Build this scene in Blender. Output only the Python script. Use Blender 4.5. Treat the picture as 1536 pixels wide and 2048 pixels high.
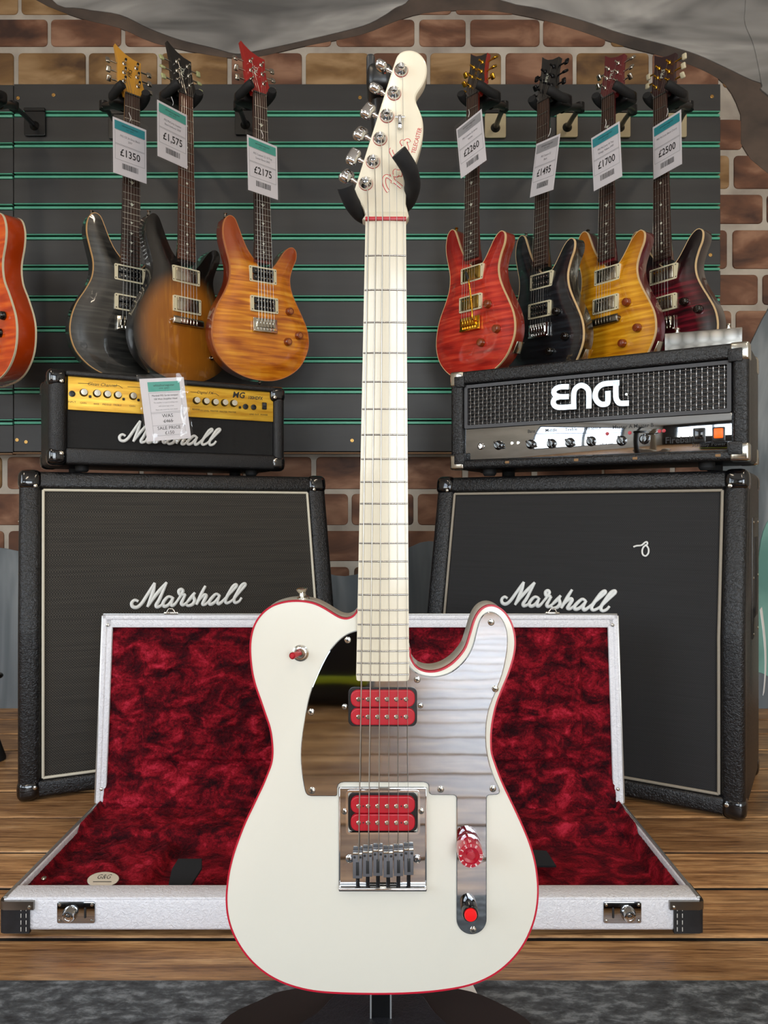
import bpy, bmesh, math, random
import numpy as np
from mathutils import Vector, Matrix, noise
from mathutils.geometry import delaunay_2d_cdt

for o in list(bpy.data.objects):
    bpy.data.objects.remove(o)
SC = bpy.context.scene
COL = SC.collection
random.seed(7)
PI = math.pi
RAD = math.radians

# ------------------------------------------------------------------ camera, world, lights, exposure
FPX, CAMH = 1500.0, 0.667          # focal length in pixels of the 1536x2048 frame, lens height in metres
cam = bpy.data.cameras.new('camera')
cam.sensor_fit = 'VERTICAL'
cam.sensor_height = 36.0
cam.lens = 36.0 * FPX / 2048.0
cam.clip_start = 0.02
camo = bpy.data.objects.new('camera', cam)
COL.objects.link(camo)
camo.location = (0, 0, CAMH)
camo.rotation_euler = (PI / 2, 0, 0)
SC.camera = camo

SC.view_settings.view_transform = 'Standard'
SC.view_settings.look = 'None'
SC.view_settings.exposure = -0.25
SC.view_settings.gamma = 1.0
SC.view_settings.use_curve_mapping = False

world = bpy.data.worlds.new('sky')
SC.world = world
world.use_nodes = True
wn = world.node_tree.nodes
bg = wn['Background']
sky = wn.new('ShaderNodeTexSky')
sky.sky_type = 'NISHITA'
sky.sun_disc = False
sky.sun_elevation = RAD(40)
sky.sun_rotation = RAD(200)
world.node_tree.links.new(sky.outputs[0], bg.inputs[0])
bg.inputs[1].default_value = 0.35


def area(name, loc, rot, sx, sy, power, col):
    l = bpy.data.lights.new(name, 'AREA')
    l.shape = 'RECTANGLE'
    l.size, l.size_y, l.energy, l.color = sx, sy, power, col
    o = bpy.data.objects.new(name, l)
    COL.objects.link(o)
    o.location = loc
    o.rotation_euler = rot
    return o


# daylight entering through the shop windows (behind the photographer and on the left)
RXL, RXR, RYF, RYB, RZC = -2.5, 2.5, -3.6, 2.56, 2.75     # room extents
area('daylight_front_right', (1.2, RYF - 0.12, 1.24), (RAD(90), 0, 0), 1.9, 2.3, 165, (0.84, 0.92, 1.0))
area('daylight_front_left', (-1.2, RYF - 0.12, 1.65), (RAD(90), 0, 0), 1.9, 1.5, 50, (0.84, 0.92, 1.0))
area('daylight_left', (RXL - 0.12, -0.9, 1.45), (RAD(90), 0, RAD(-90)), 2.3, 1.8, 70, (0.82, 0.91, 1.0))

# ------------------------------------------------------------------ helpers


def lin(c):
    if isinstance(c, str):
        c = [int(c[i:i + 2], 16) / 255 for i in (0, 2, 4)]
    return tuple((v / 12.92 if v <= 0.04045 else ((v + 0.055) / 1.055) ** 2.4) for v in c) + (1.0,)


class NT:
    def __init__(s, name):
        s.m = bpy.data.materials.new(name)
        s.m.use_nodes = True
        s.t = s.m.node_tree
        s.b = s.t.nodes['Principled BSDF']

    def n(s, typ, **kw):
        nd = s.t.nodes.new('ShaderNode' + typ)
        for k, v in kw.items():
            if k.startswith('i_'):
                key = k[2:].replace('_', ' ')
                nd.inputs[key].default_value = v
            else:
                setattr(nd, k, v)
        return nd

    def l(s, a, b):
        s.t.links.new(a, b)

    def ramp(s, fac, stops):
        r = s.n('ValToRGB')
        el = r.color_ramp.elements
        while len(el) < len(stops):
            el.new(0.5)
        for e, (p, c) in zip(el, stops):
            e.position = p
            e.color = lin(c) if not (isinstance(c, tuple) and len(c) == 4) else c
        s.l(fac, r.inputs[0])
        return r.outputs[0]

    def coord(s, scale=(1, 1, 1), loc=(0, 0, 0), kind='Object'):
        tc = s.n('TexCoord')
        mp = s.n('Mapping')
        mp.inputs['Scale'].default_value = scale
        mp.inputs['Location'].default_value = loc
        s.l(tc.outputs[kind], mp.inputs[0])
        return mp.outputs[0]

    def bump(s, h, strength=0.3, dist=0.001):
        b = s.n('Bump')
        b.inputs['Strength'].default_value = strength
        b.inputs['Distance'].default_value = dist
        s.l(h, b.inputs['Height'])
        s.l(b.outputs[0], s.b.inputs['Normal'])

    def set(s, **kw):
        for k, v in kw.items():
            s.b.inputs[k.replace('_', ' ')].default_value = v
        return s


MC = {}


def mat(name, col, rough=0.5, metal=0.0, coat=0.0, spec=None, emit=None):
    if name in MC:
        return MC[name]
    t = NT(name)
    t.b.inputs['Base Color'].default_value = lin(col)
    t.b.inputs['Roughness'].default_value = rough
    t.b.inputs['Metallic'].default_value = metal
    t.b.inputs['Coat Weight'].default_value = coat
    t.b.inputs['Coat Roughness'].default_value = 0.04
    if spec is not None:
        t.b.inputs['Specular IOR Level'].default_value = spec
    if emit:
        t.b.inputs['Emission Color'].default_value = lin(col)
        t.b.inputs['Emission Strength'].default_value = emit
    MC[name] = t.m
    return t.m


def noisemat(name, c1, c2, scale=(5, 5, 5), rough=0.5, bump=0.0, bdist=0.001, det=4, lo=0.35, hi=0.65, coat=0.0, bscale=None, nscale=1.0, metal=0.0):
    t = NT(name)
    v = t.coord(scale)
    nz = t.n('TexNoise', i_Scale=nscale, i_Detail=det)
    t.l(v, nz.inputs['Vector'])
    t.l(t.ramp(nz.outputs[0], [(lo, c1), (hi, c2)]), t.b.inputs['Base Color'])
    t.set(Roughness=rough, Coat_Weight=coat, Metallic=metal)
    if bump:
        if bscale:
            v2 = t.coord(bscale)
            n2 = t.n('TexNoise', i_Scale=1.0, i_Detail=3)
            t.l(v2, n2.inputs['Vector'])
            t.bump(n2.outputs[0], bump, bdist)
        else:
            t.bump(nz.outputs[0], bump, bdist)
    MC[name] = t.m
    return t.m


def link(o, par=None):
    COL.objects.link(o)
    if par is not None:
        o.parent = par
    return o


def M(name, V, Fc, m, par=None, smooth=40):
    me = bpy.data.meshes.new(name)
    me.from_pydata([tuple(v) for v in V], [], [tuple(f) for f in Fc])
    bm = bmesh.new()
    bm.from_mesh(me)
    bmesh.ops.recalc_face_normals(bm, faces=bm.faces)
    bm.to_mesh(me)
    bm.free()
    return fin(name, me, m, par, smooth)


def fin(name, me, m, par=None, smooth=40):
    if smooth:
        me.shade_smooth()
        me.set_sharp_from_angle(angle=RAD(smooth))
    if m is not None:
        me.materials.append(m)
    o = bpy.data.objects.new(name, me)
    return link(o, par)


def thing(name, label, cat, loc=(0, 0, 0), yaw=0, pitch=0, roll=0, group=None):
    o = bpy.data.objects.new(name, None)
    o.empty_display_size = 0.05
    link(o)
    o.location = loc
    o.rotation_mode = 'YXZ'
    o.rotation_euler = (RAD(pitch), RAD(roll), RAD(yaw))
    return tag(o, label, cat, group)


def tag(o, label, cat, group=None):
    o['label'] = label
    o['category'] = cat
    if group:
        o['group'] = group
    return o


def struct(o, label=None):
    o['kind'] = 'structure'
    if label:
        o['label'] = label
    return o


def rbox(name, c, s, bev, m, par=None, seg=2, rot=None, smooth=40):
    bm = bmesh.new()
    bmesh.ops.create_cube(bm, size=1.0)
    bmesh.ops.scale(bm, vec=s, verts=bm.verts)
    if bev > 0:
        bmesh.ops.bevel(bm, geom=list(bm.edges), offset=min(bev, 0.49 * min(s)), segments=seg, profile=0.5, affect='EDGES')
    if rot is not None:
        bmesh.ops.transform(bm, matrix=rot.to_4x4(), verts=bm.verts)
    bmesh.ops.translate(bm, vec=c, verts=bm.verts)
    me = bpy.data.meshes.new(name)
    bm.to_mesh(me)
    bm.free()
    return fin(name, me, m, par, smooth)


def cyc(pts, n=6, closed=True):
    """Catmull-Rom through 2-D or 3-D points"""
    P = [np.array(p, float) for p in pts]
    out = []
    N = len(P)
    rng = range(N) if closed else range(N - 1)
    for i in rng:
        if closed:
            a, b, c, d = P[(i - 1) % N], P[i], P[(i + 1) % N], P[(i + 2) % N]
        else:
            a, b, c, d = P[max(i - 1, 0)], P[i], P[i + 1], P[min(i + 2, N - 1)]
        for k in range(n):
            t = k / n
            out.append(tuple(0.5 * ((2 * b) + (c - a) * t + (2 * a - 5 * b + 4 * c - d) * t * t + (3 * b - a - 3 * c + d) * t ** 3)))
    if not closed:
        out.append(tuple(P[-1]))
    return out


def ccw(pts):
    a = sum(p[0] * q[1] - q[0] * p[1] for p, q in zip(pts, pts[1:] + pts[:1]))
    return list(pts) if a > 0 else list(pts)[::-1]


def inset(pts, d):
    """move a closed CCW outline inwards by d"""
    P = np.array(pts)
    e = np.roll(P, -1, 0) - P
    e /= np.linalg.norm(e, axis=1)[:, None] + 1e-12
    nrm = np.stack([-e[:, 1], e[:, 0]], 1)
    v = nrm + np.roll(nrm, 1, 0)
    l2 = (v ** 2).sum(1)[:, None]
    v = 2 * v / np.maximum(l2, 0.8)
    return [tuple(p) for p in P + v * d]


def loft(rings, cap0=True, cap1=True):
    V, Fc = [], []
    n = len(rings[0])
    for r in rings:
        V += [tuple(p) for p in r]
    for k in range(len(rings) - 1):
        for i in range(n):
            j = (i + 1) % n
            Fc.append((k * n + i, k * n + j, (k + 1) * n + j, (k + 1) * n + i))
    if cap0:
        Fc.append(tuple(range(n)))
    if cap1:
        Fc.append(tuple((len(rings) - 1) * n + i for i in range(n)))
    return V, Fc


def plate(name, pts, y0, y1, m, par=None, bev=0.0, seg=2, smooth=35):
    """outline (x,z) extruded from front y0 to back y1 (y0 < y1), bevelled front edge"""
    pts = ccw(pts)
    if bev > 0:
        rings = [[(x, y0 + bev * (1 - math.sin(PI / 2 * k / seg)), z) for x, z in inset(pts, bev * (1 - math.cos(PI / 2 * k / seg)))] for k in range(seg, -1, -1)]
    else:
        rings = [[(x, y0, z) for x, z in pts]]
    rings.append([(x, y1, z) for x, z in pts])
    V, Fc = loft(rings)
    o = M(name, V, Fc, m, par, smooth)
    if smooth:                                   # keep the flat faces flat
        at = o.data.attributes.get('sharp_edge') or o.data.attributes.new('sharp_edge', 'BOOLEAN', 'EDGE')
        for pi in (len(Fc) - 1, len(Fc) - 2):
            p = o.data.polygons[pi]
            for li in range(p.loop_start, p.loop_start + p.loop_total):
                at.data[o.data.loops[li].edge_index].value = True
    return o


def rrect(x0, x1, z0, z1, r, n=5):
    out = []
    for cx, cz, a0 in ((x1 - r, z1 - r, 0), (x0 + r, z1 - r, 90), (x0 + r, z0 + r, 180), (x1 - r, z0 + r, 270)):
        for k in range(n + 1):
            a = RAD(a0 + 90 * k / n)
            out.append((cx + r * math.cos(a), cz + r * math.sin(a)))
    return out


def ring(name, outer, inner, y0, y1, m, par=None, smooth=35):
    """a frame between two outlines with the same number of points"""
    rings = [[(x, y1, z) for x, z in outer], [(x, y0, z) for x, z in outer], [(x, y0, z) for x, z in inner], [(x, y1, z) for x, z in inner]]
    n = len(outer)
    V, Fc = [], []
    for r in rings:
        V += r
    for k in range(4):
        for i in range(n):
            j = (i + 1) % n
            a, b = k * n, ((k + 1) % 4) * n
            Fc.append((a + i, a + j, b + j, b + i))
    return M(name, V, Fc, m, par, smooth)


def tube(name, path, r, m, par=None, n=8, closed=False, flat=None, smooth=60):
    P = [Vector(p) for p in path]
    rs = r if isinstance(r, (list, tuple)) else [r] * len(P)
    V, Fc = [], []
    N = len(P)
    up = None
    for i in range(N):
        if closed:
            t = (P[(i + 1) % N] - P[(i - 1) % N])
        else:
            t = (P[min(i + 1, N - 1)] - P[max(i - 1, 0)])
        t = t.normalized() if t.length > 1e-9 else Vector((0, 0, 1))
        if up is None:
            up = Vector((0, 1, 0)) if abs(t.y) < 0.9 else Vector((1, 0, 0))
        a = t.cross(up)
        if flat is not None:
            a = t.cross(Vector((0, 1, 0)))
        a = a.normalized() if a.length > 1e-6 else Vector((1, 0, 0))
        b = a.cross(t).normalized()
        up = b
        for k in range(n):
            an = 2 * PI * k / n
            V.append(P[i] + a * (rs[i] * math.cos(an)) + b * ((flat if flat is not None else rs[i]) * math.sin(an)))
    for i in range(N if closed else N - 1):
        for k in range(n):
            k2 = (k + 1) % n
            i2 = (i + 1) % N
            Fc.append((i * n + k, i * n + k2, i2 * n + k2, i2 * n + k))
    if not closed:
        Fc.append(tuple(range(n)))
        Fc.append(tuple((N - 1) * n + k for k in range(n)))
    return M(name, V, Fc, m, par, smooth)


def lathe(name, prof, m, par=None, at=(0, 0, 0), n=24, axis=None, smooth=35):
    """profile of (radius, height) turned about an axis (default: -y, towards the viewer)"""
    ax = Vector(axis if axis else (0, -1, 0)).normalized()
    a = ax.cross(Vector((0, 0, 1)))
    if a.length < 1e-3:
        a = ax.cross(Vector((1, 0, 0)))
    a.normalize()
    b = ax.cross(a).normalized()
    rings = []
    for r, h in prof:
        r = max(r, 1e-5)
        rings.append([Vector(at) + ax * h + a * (r * math.cos(2 * PI * k / n)) + b * (r * math.sin(2 * PI * k / n)) for k in range(n)])
    V, Fc = loft(rings)
    return M(name, V, Fc, m, par, smooth)


def text(name, body, size, m, par, at, rot=(PI / 2, 0, 0), align='CENTER', extr=0.0, bold=0.0, sx=1.0, shear=0.0):
    cu = bpy.data.curves.new(name, 'FONT')
    cu.body = body
    cu.size = size
    cu.align_x = align
    cu.align_y = 'CENTER'
    cu.extrude = extr
    cu.offset = bold
    cu.shear = shear
    cu.resolution_u = 2
    tmp = bpy.data.objects.new(name, cu)
    COL.objects.link(tmp)
    me = bpy.data.meshes.new_from_object(tmp)
    bpy.data.objects.remove(tmp)
    bpy.data.curves.remove(cu)
    o = fin(name, me, m, par, 0)
    o.location = at
    o.rotation_euler = rot
    o.scale = (sx, 1, 1)
    return o


def copy(o, par, loc=None, rot=None, scale=None):
    c = o.copy()
    COL.objects.link(c)
    c.parent = par
    if loc is not None:
        c.location = loc
    if rot is not None:
        c.rotation_euler = rot
    if scale is not None:
        c.scale = scale
    return c


def W(px, py, d):
    """world point on the ray of a photograph pixel at distance d"""
    return Vector(((px - 768) / FPX * d, d, CAMH - (py - 1024) / FPX * d))


# ------------------------------------------------------------------ shared materials
chrome = mat('chrome', 'd8d8d8', 0.06, 1.0)
nickel = mat('nickel', 'c9c4b8', 0.16, 1.0)
steel = mat('string steel', 'b9b6ae', 0.28, 1.0)
fretm = mat('fret wire', 'a9a6a0', 0.25, 1.0)
gold = mat('gold plate', 'd9a536', 0.2, 1.0)
brass = mat('brass screw', 'b08a50', 0.35, 1.0)
blackp = mat('black plastic', '0e0e0f', 0.32)
blackgl = mat('black gloss', '08080a', 0.12, coat=0.6)
rubber = mat('black rubber', '121213', 0.75)
foam = noisemat('black foam', '0e0e0f', '19191a', (60, 60, 60), 0.85, 0.3, 0.0004)
white = mat('white print', 'efeeec', 0.5)
cream = mat('cream plastic', 'd8cfae', 0.4)
redp = mat('red plastic', 'ae1323', 0.35)
ink = mat('black ink', '1a1a1a', 0.6)


def tolex(name, c1, c2, s=420, b=0.6, rough=0.42):
    t = NT(name)
    v = t.coord((s, s, s))
    nz = t.n('TexNoise', i_Scale=1.0, i_Detail=3, i_Distortion=1.2)
    t.l(v, nz.inputs['Vector'])
    t.l(t.ramp(nz.outputs[0], [(0.35, c1), (0.7, c2)]), t.b.inputs['Base Color'])
    t.set(Roughness=rough)
    t.bump(nz.outputs[0], b, 0.0028)
    return t.m


tolex_black = tolex('black tolex', '0b0b0c', '18181a', 170, 0.8, 0.36)
tolex_fine = tolex('fine black tolex', '0d0d0e', '18181a', 420, 0.5, 0.34)
tolex_white = tolex('white tolex', 'd9d8dc', 'e6e5e8', 190, 0.7, 0.42)


def clothmat(name, c1, c2, s=330):
    t = NT(name)
    v = t.coord((s, s, s))
    ck = t.n('TexChecker', i_Scale=1.0)
    t.l(v, ck.inputs['Vector'])
    nz = t.n('TexNoise', i_Scale=1.0, i_Detail=2)
    v2 = t.coord((6, 6, 300))
    t.l(v2, nz.inputs['Vector'])
    mx = t.n('Math', operation='MULTIPLY')
    t.l(ck.outputs['Fac'], mx.inputs[0])
    t.l(nz.outputs[0], mx.inputs[1])
    t.l(t.ramp(mx.outputs[0], [(0.0, c1), (0.75, c2)]), t.b.inputs['Base Color'])
    t.set(Roughness=0.8)
    t.bump(mx.outputs[0], 0.4, 0.0008)
    return t.m


cloth_brown = clothmat('brown black grille cloth', '17140f', '4a443b')
cloth_black = clothmat('black grille cloth', '151414', '262526', 420)

# ------------------------------------------------------------------ the room


def plain_wall(name, c, s, m):
    return struct(rbox(name, c, s, 0, m, smooth=0))


mortar = noisemat('mural mortar paint', '8f857a', 'c2b8a9', (7, 7, 7), 0.7, det=5, lo=0.3, hi=0.7)
offwhite = noisemat('off white wall paint', 'b9b4aa', 'cbc6bc', (2, 2, 2), 0.8)
wall_back = plain_wall('wall_back', (0, RYB + 0.06, RZC / 2), (RXR - RXL + 0.2, 0.12, RZC), mortar)
wall_back['label'] = 'painted brick mural wall with grey drapery behind the slatwall'
plain_wall('wall_right', (RXR + 0.06, (RYB + RYF) / 2, RZC / 2), (0.12, RYB - RYF, RZC), offwhite)
plain_wall('ceiling', (0, (RYB + RYF) / 2, RZC + 0.05), (RXR - RXL + 0.2, RYB - RYF + 0.2, 0.1), mat('ceiling paint', 'c8c4bc', 0.9))


def wall_with_windows(name, along, c0, fixed, openings, m):
    """a wall made of solid pieces round its window openings; along='x' or 'y'"""
    a = c0[0]
    segs = []
    for (w0, w1, z0, z1) in openings:
        segs.append((a, w0, 0, RZC))
        segs.append((w0, w1, 0, z0))
        segs.append((w0, w1, z1, RZC))
        a = w1
    segs.append((a, c0[1], 0, RZC))
    V, Fc = [], []
    for (s0, s1, b0, b1) in segs:
        k = len(V)
        for t in (0, 1):
            for u, z in ((s0, b0), (s1, b0), (s1, b1), (s0, b1)):
                f = fixed[t]
                V.append((u, f, z) if along == 'x' else (f, u, z))
        Fc += [(k, k + 1, k + 2, k + 3), (k + 4, k + 5, k + 6, k + 7), (k, k + 1, k + 5, k + 4), (k + 1, k + 2, k + 6, k + 5), (k + 2, k + 3, k + 7, k + 6), (k + 3, k, k + 4, k + 7)]
    return struct(M(name, V, Fc, m, None, 0))


darkwall = noisemat('dark shop front paint', '221d1a', '352d27', (2, 2, 2), 0.6)
wall_with_windows('wall_front', 'x', (RXL - 0.1, RXR + 0.1), (RYF, RYF - 0.1), [(-2.15, -0.25, 0.9, 2.4), (0.25, 2.15, 0.08, 2.4)], darkwall)
wall_with_windows('wall_left', 'y', (RYF, RYB), (RXL, RXL - 0.1), [(-2.05, 0.25, 0.5, 2.4)], offwhite)
gl = NT('window glass')
tr = gl.n('BsdfTransparent')
gs = gl.n('BsdfGlossy', i_Roughness=0.02)
mx = gl.n('MixShader')
mx.inputs[0].default_value = 0.07
gl.l(tr.outputs[0], mx.inputs[1])
gl.l(gs.outputs[0], mx.inputs[2])
gl.l(mx.outputs[0], gl.t.nodes['Material Output'].inputs[0])
framep = mat('window frame paint', '3a3f42', 0.5)
for k, (ax, u0, u1, f, zb) in enumerate((('x', -2.15, -0.25, RYF - 0.05, 0.9), ('x', 0.25, 2.15, RYF - 0.05, 0.08), ('y', -2.05, 0.25, RXL - 0.05, 0.5))):
    w = bpy.data.objects.new('window_%d' % (k + 1), None)
    link(w)
    struct(w)
    mid = (u0 + u1) / 2
    for (a0, a1, z0, z1) in ((u0, u0 + .05, zb, 2.4), (u1 - .05, u1, zb, 2.4), (mid - .025, mid + .025, zb, 2.4), (u0, u1, zb, zb + .06), (u0, u1, 2.34, 2.4), (u0, u1, 1.75, 1.79)):
        c = ((a0 + a1) / 2, f, (z0 + z1) / 2)
        s = (a1 - a0, .05, z1 - z0)
        if ax == 'y':
            c, s = (f, c[0], c[2]), (.05, s[0], s[2])
        rbox('window_frame', c, s, 0.004, framep, w, 1)
    for (a0, a1) in ((u0, mid), (mid, u1)):
        c = ((a0 + a1) / 2, f, (zb + 2.4) / 2)
        s = (a1 - a0 - .04, .006, 2.36 - zb)
        if ax == 'y':
            c, s = (f, c[0], c[2]), (.006, s[0], s[2])
        rbox('pane', c, s, 0, gl.m, w, smooth=0)

# floor: dark sub-floor with single planks running left to right
floor = struct(rbox('floor', (0, (RYB + RYF) / 2, -0.0295), (RXR - RXL + .2, RYB - RYF + .2, 0.05), 0, mat('dark gap', '0d0906', 0.95), smooth=0), 'old pine plank floor')


def plankmat():
    t = NT('old pine planks')
    oi = t.n('ObjectInfo')
    tc = t.n('TexCoord')
    off = t.n('VectorMath', operation='MULTIPLY')
    cmb = t.n('CombineXYZ')
    for i in range(3):
        t.l(oi.outputs['Random'], cmb.inputs[i])
    off.inputs[1].default_value = (17, 31, 5)
    t.l(cmb.outputs[0], off.inputs[0])
    add = t.n('VectorMath', operation='ADD')
    t.l(tc.outputs['Object'], add.inputs[0])
    t.l(off.outputs[0], add.inputs[1])

    def nz(sc, det, dist=0.0):
        mp = t.n('Mapping')
        mp.inputs['Scale'].default_value = sc
        t.l(add.outputs[0], mp.inputs[0])
        n = t.n('TexNoise', i_Scale=1.0, i_Detail=det, i_Distortion=dist, i_Roughness=0.62)
        t.l(mp.outputs[0], n.inputs['Vector'])
        return n.outputs[0]
    grain = nz((3.5, 75, 10), 9, 0.9)
    fine = nz((16, 330, 20), 6)
    blot = nz((4, 14, 3), 6, 0.4)
    knots = nz((5.0, 15, 3), 1)
    cracks = nz((7, 150, 5), 5, 0.3)
    base = t.ramp(grain, [(0.28, '6a4727'), (0.44, '99714a'), (0.57, 'b48b5e'), (0.74, 'cfab80')])
    m1 = t.n('MixRGB', blend_type='MULTIPLY')
    m1.inputs[0].default_value = 0.85
    t.l(base, m1.inputs[1])
    t.l(t.ramp(blot, [(0.3, '8a7764'), (0.65, 'ffffff')]), m1.inputs[2])
    m2 = t.n('MixRGB', blend_type='MULTIPLY')
    m2.inputs[0].default_value = 0.8
    t.l(m1.outputs[0], m2.inputs[1])
    t.l(t.ramp(fine, [(0.3, '6e5a48'), (0.5, 'ffffff')]), m2.inputs[2])
    m3 = t.n('MixRGB', blend_type='MULTIPLY')
    m3.inputs[0].default_value = 1.0
    t.l(m2.outputs[0], m3.inputs[1])
    t.l(t.ramp(knots, [(0.17, '30190d'), (0.24, 'd0b8a0'), (0.3, 'ffffff')]), m3.inputs[2])
    m4 = t.n('MixRGB', blend_type='MULTIPLY')
    m4.inputs[0].default_value = 1.0
    t.l(m3.outputs[0], m4.inputs[1])
    t.l(t.ramp(cracks, [(0.27, '22140b'), (0.33, 'ffffff')]), m4.inputs[2])
    m3 = m4
    hs = t.n('HueSaturation')
    mr = t.n('MapRange')
    mr.inputs[3].default_value = 1.3
    mr.inputs[4].default_value = 1.75
    t.l(oi.outputs['Random'], mr.inputs[0])
    t.l(mr.outputs[0], hs.inputs['Value'])
    t.l(m3.outputs[0], hs.inputs['Color'])
    t.l(hs.outputs[0], t.b.inputs['Base Color'])
    t.set(Roughness=0.36)
    t.bump(fine, 0.5, 0.0015)
    return t.m


planks = plankmat()
edges = [1.02, 1.176, 1.334, 1.475, 1.64, 1.795, 1.95, 2.105, 2.26, 2.415, 2.57]
while edges[0] > RYF:
    edges.insert(0, edges[0] - 0.155)
for k in range(len(edges) - 1):
    y0, y1 = edges[k] + random.uniform(.0035, .006), edges[k + 1] - random.uniform(.0035, .006)
    cuts = [RXL - .05, random.uniform(-2.0, -1.5), random.uniform(1.4, 2.0), RXR + .05]
    for a, b in zip(cuts, cuts[1:]):
        dz = random.uniform(-0.0015, 0.0)
        p = rbox('plank', (0, 0, 0), (b - a - .004, y1 - y0, 0.022), 0.003, planks, floor, 1)
        p.location = ((a + b) / 2, (y0 + y1) / 2, -0.0112 + dz)
        p.rotation_euler = (random.uniform(-.004, .004), 0, 0)

# grey mottled mat the guitar stand is on
rugm = NT('grey mottled mat')
v = rugm.coord((30, 60, 30))
n1 = rugm.n('TexNoise', i_Scale=1.0, i_Detail=9, i_Roughness=0.68, i_Distortion=0.2)
rugm.l(v, n1.inputs['Vector'])
rugm.l(rugm.ramp(n1.outputs[0], [(0.36, '2a2c30'), (0.5, '4c5156'), (0.64, '868d93')]), rugm.b.inputs['Base Color'])
rugm.set(Roughness=0.8)
rugm.bump(n1.outputs[0], 0.5, 0.002)
rug = rbox('floor_mat', (0, 0.65, 0.003), (3.6, 0.82, 0.006), 0.002, rugm.m)
tag(rug, 'grey mottled mat across the floor in front of the guitar case', 'mat')

# ---- painted mural on the back wall (paint layers of a few millimetres)
WD = RYB


def wxz(px, py, d=WD):
    p = W(px, py, d)
    return (p.x, p.z)


def brickpaint():
    t = NT('painted brick')
    oi = t.n('ObjectInfo')
    v = t.coord((5, 5, 11))
    ad = t.n('VectorMath', operation='ADD')
    cm = t.n('CombineXYZ')
    ml = t.n('Math', operation='MULTIPLY')
    ml.inputs[1].default_value = 40
    t.l(oi.outputs['Random'], ml.inputs[0])
    for i in range(3):
        t.l(ml.outputs[0], cm.inputs[i])
    t.l(v, ad.inputs[0])
    t.l(cm.outputs[0], ad.inputs[1])
    n = t.n('TexNoise', i_Scale=1.0, i_Detail=4, i_Distortion=0.5)
    t.l(ad.outputs[0], n.inputs['Vector'])
    c1 = t.ramp(n.outputs[0], [(0.3, '3c2419'), (0.5, '6b452f'), (0.68, '9a7258')])
    c2 = t.ramp(n.outputs[0], [(0.3, '4a3018'), (0.5, '7d5c34'), (0.68, 'a5845c')])
    gt = t.n('Math', operation='GREATER_THAN')
    gt.inputs[1].default_value = 0.72
    t.l(oi.outputs['Random'], gt.inputs[0])
    m = t.n('MixRGB')
    t.l(gt.outputs[0], m.inputs[0])
    t.l(c1, m.inputs[1])
    t.l(c2, m.inputs[2])
    t.l(m.outputs[0], t.b.inputs['Base Color'])
    t.set(Roughness=0.7)
    return t.m


brickm = brickpaint()
rows = [  # y0, y1, joints (pixel x) of each visible course
    (-28, 30, [-40, 40, 170, 300, 430, 560, 690, 780, 905, 1035, 1165, 1295, 1425, 1560]),
    (40, 94, [-40, 100, 248, 385, 520, 668, 833, 935, 1082, 1215, 1350, 1480, 1580]),
    (107, 176, [-110, 32, 175, 319, 458, 607, 740, 857, 1008, 1150, 1300, 1440, 1580]),
    (240, 300, [1380, 1490, 1600]), (312, 378, [1380, 1462, 1600]), (390, 448, [1400, 1530, 1640]),
    (461, 538, [1400, 1459, 1600]), (550, 610, [1400, 1520, 1640]), (622, 690, [1380, 1466, 1600]),
    (914, 978, [-140, 10, 150, 420, 490, 628, 770, 930]), (988, 1050, [-100, 60, 420, 560, 699, 833, 970]),
    (1062, 1122, [-140, 14, 150, 480, 640, 900, 1000]), (1134, 1190, [-90, 60, 560, 702, 850, 960])]
for (y0, y1, js) in rows:
    full = [js[0]]
    for b in js[1:]:                      # fill the stretches behind the amplifiers with bricks of the usual length
        k = max(1, round((b - full[-1]) / 138))
        full += [full[-1] + (b - full[-1]) * (q + 1) / k for q in range(k)]
    if y0 > 900:
        full += [full[-1] + 138 * (q + 1) for q in range(6)]
    for a, b in zip(full, full[1:]):
        w = 9
        x0, x1 = a + w / 2 + random.uniform(-2, 2), b - w / 2 + random.uniform(-2, 2)
        z1, z0 = wxz(0, y0)[1], wxz(0, y1)[1]
        X0, X1 = wxz(x0, 0)[0], wxz(x1, 0)[0]
        plate('brick', rrect(X0, X1, z0, z1, 0.014, 3), WD - 0.004, WD + 0.002, brickm, wall_back, 0.002, 1)

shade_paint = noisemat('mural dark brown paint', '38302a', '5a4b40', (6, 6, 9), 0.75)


def drapemat(name, a, b, c, scale, rot):
    t = NT(name)
    tc = t.n('TexCoord')
    mp = t.n('Mapping')
    mp.inputs['Rotation'].default_value = (0, rot, 0)
    mp.inputs['Scale'].default_value = scale
    t.l(tc.outputs['Object'], mp.inputs[0])
    n = t.n('TexNoise', i_Scale=1.0, i_Detail=3, i_Distortion=1.4)
    t.l(mp.outputs[0], n.inputs['Vector'])
    t.l(t.ramp(n.outputs[0], [(0.3, a), (0.52, b), (0.7, c)]), t.b.inputs['Base Color'])
    t.set(Roughness=0.75)
    return t.m


drape1 = drapemat('mural grey drapery paint', '5c5a57', '908d88', 'bdb9b2', (1.6, 1, 5.5), 0.25)
drape2 = drapemat('mural blue grey drapery paint', '3d4347', '6a7175', '93989a', (5, 1, 1.4), 0.2)
mint = noisemat('mural mint paint', '5b8a80', '8fc0b2', (3, 3, 3), 0.7)


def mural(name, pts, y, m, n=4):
    return plate(name, cyc([wxz(*p) for p in pts], n), y, WD + 0.002, m, wall_back, 0.001, 1)


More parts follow.
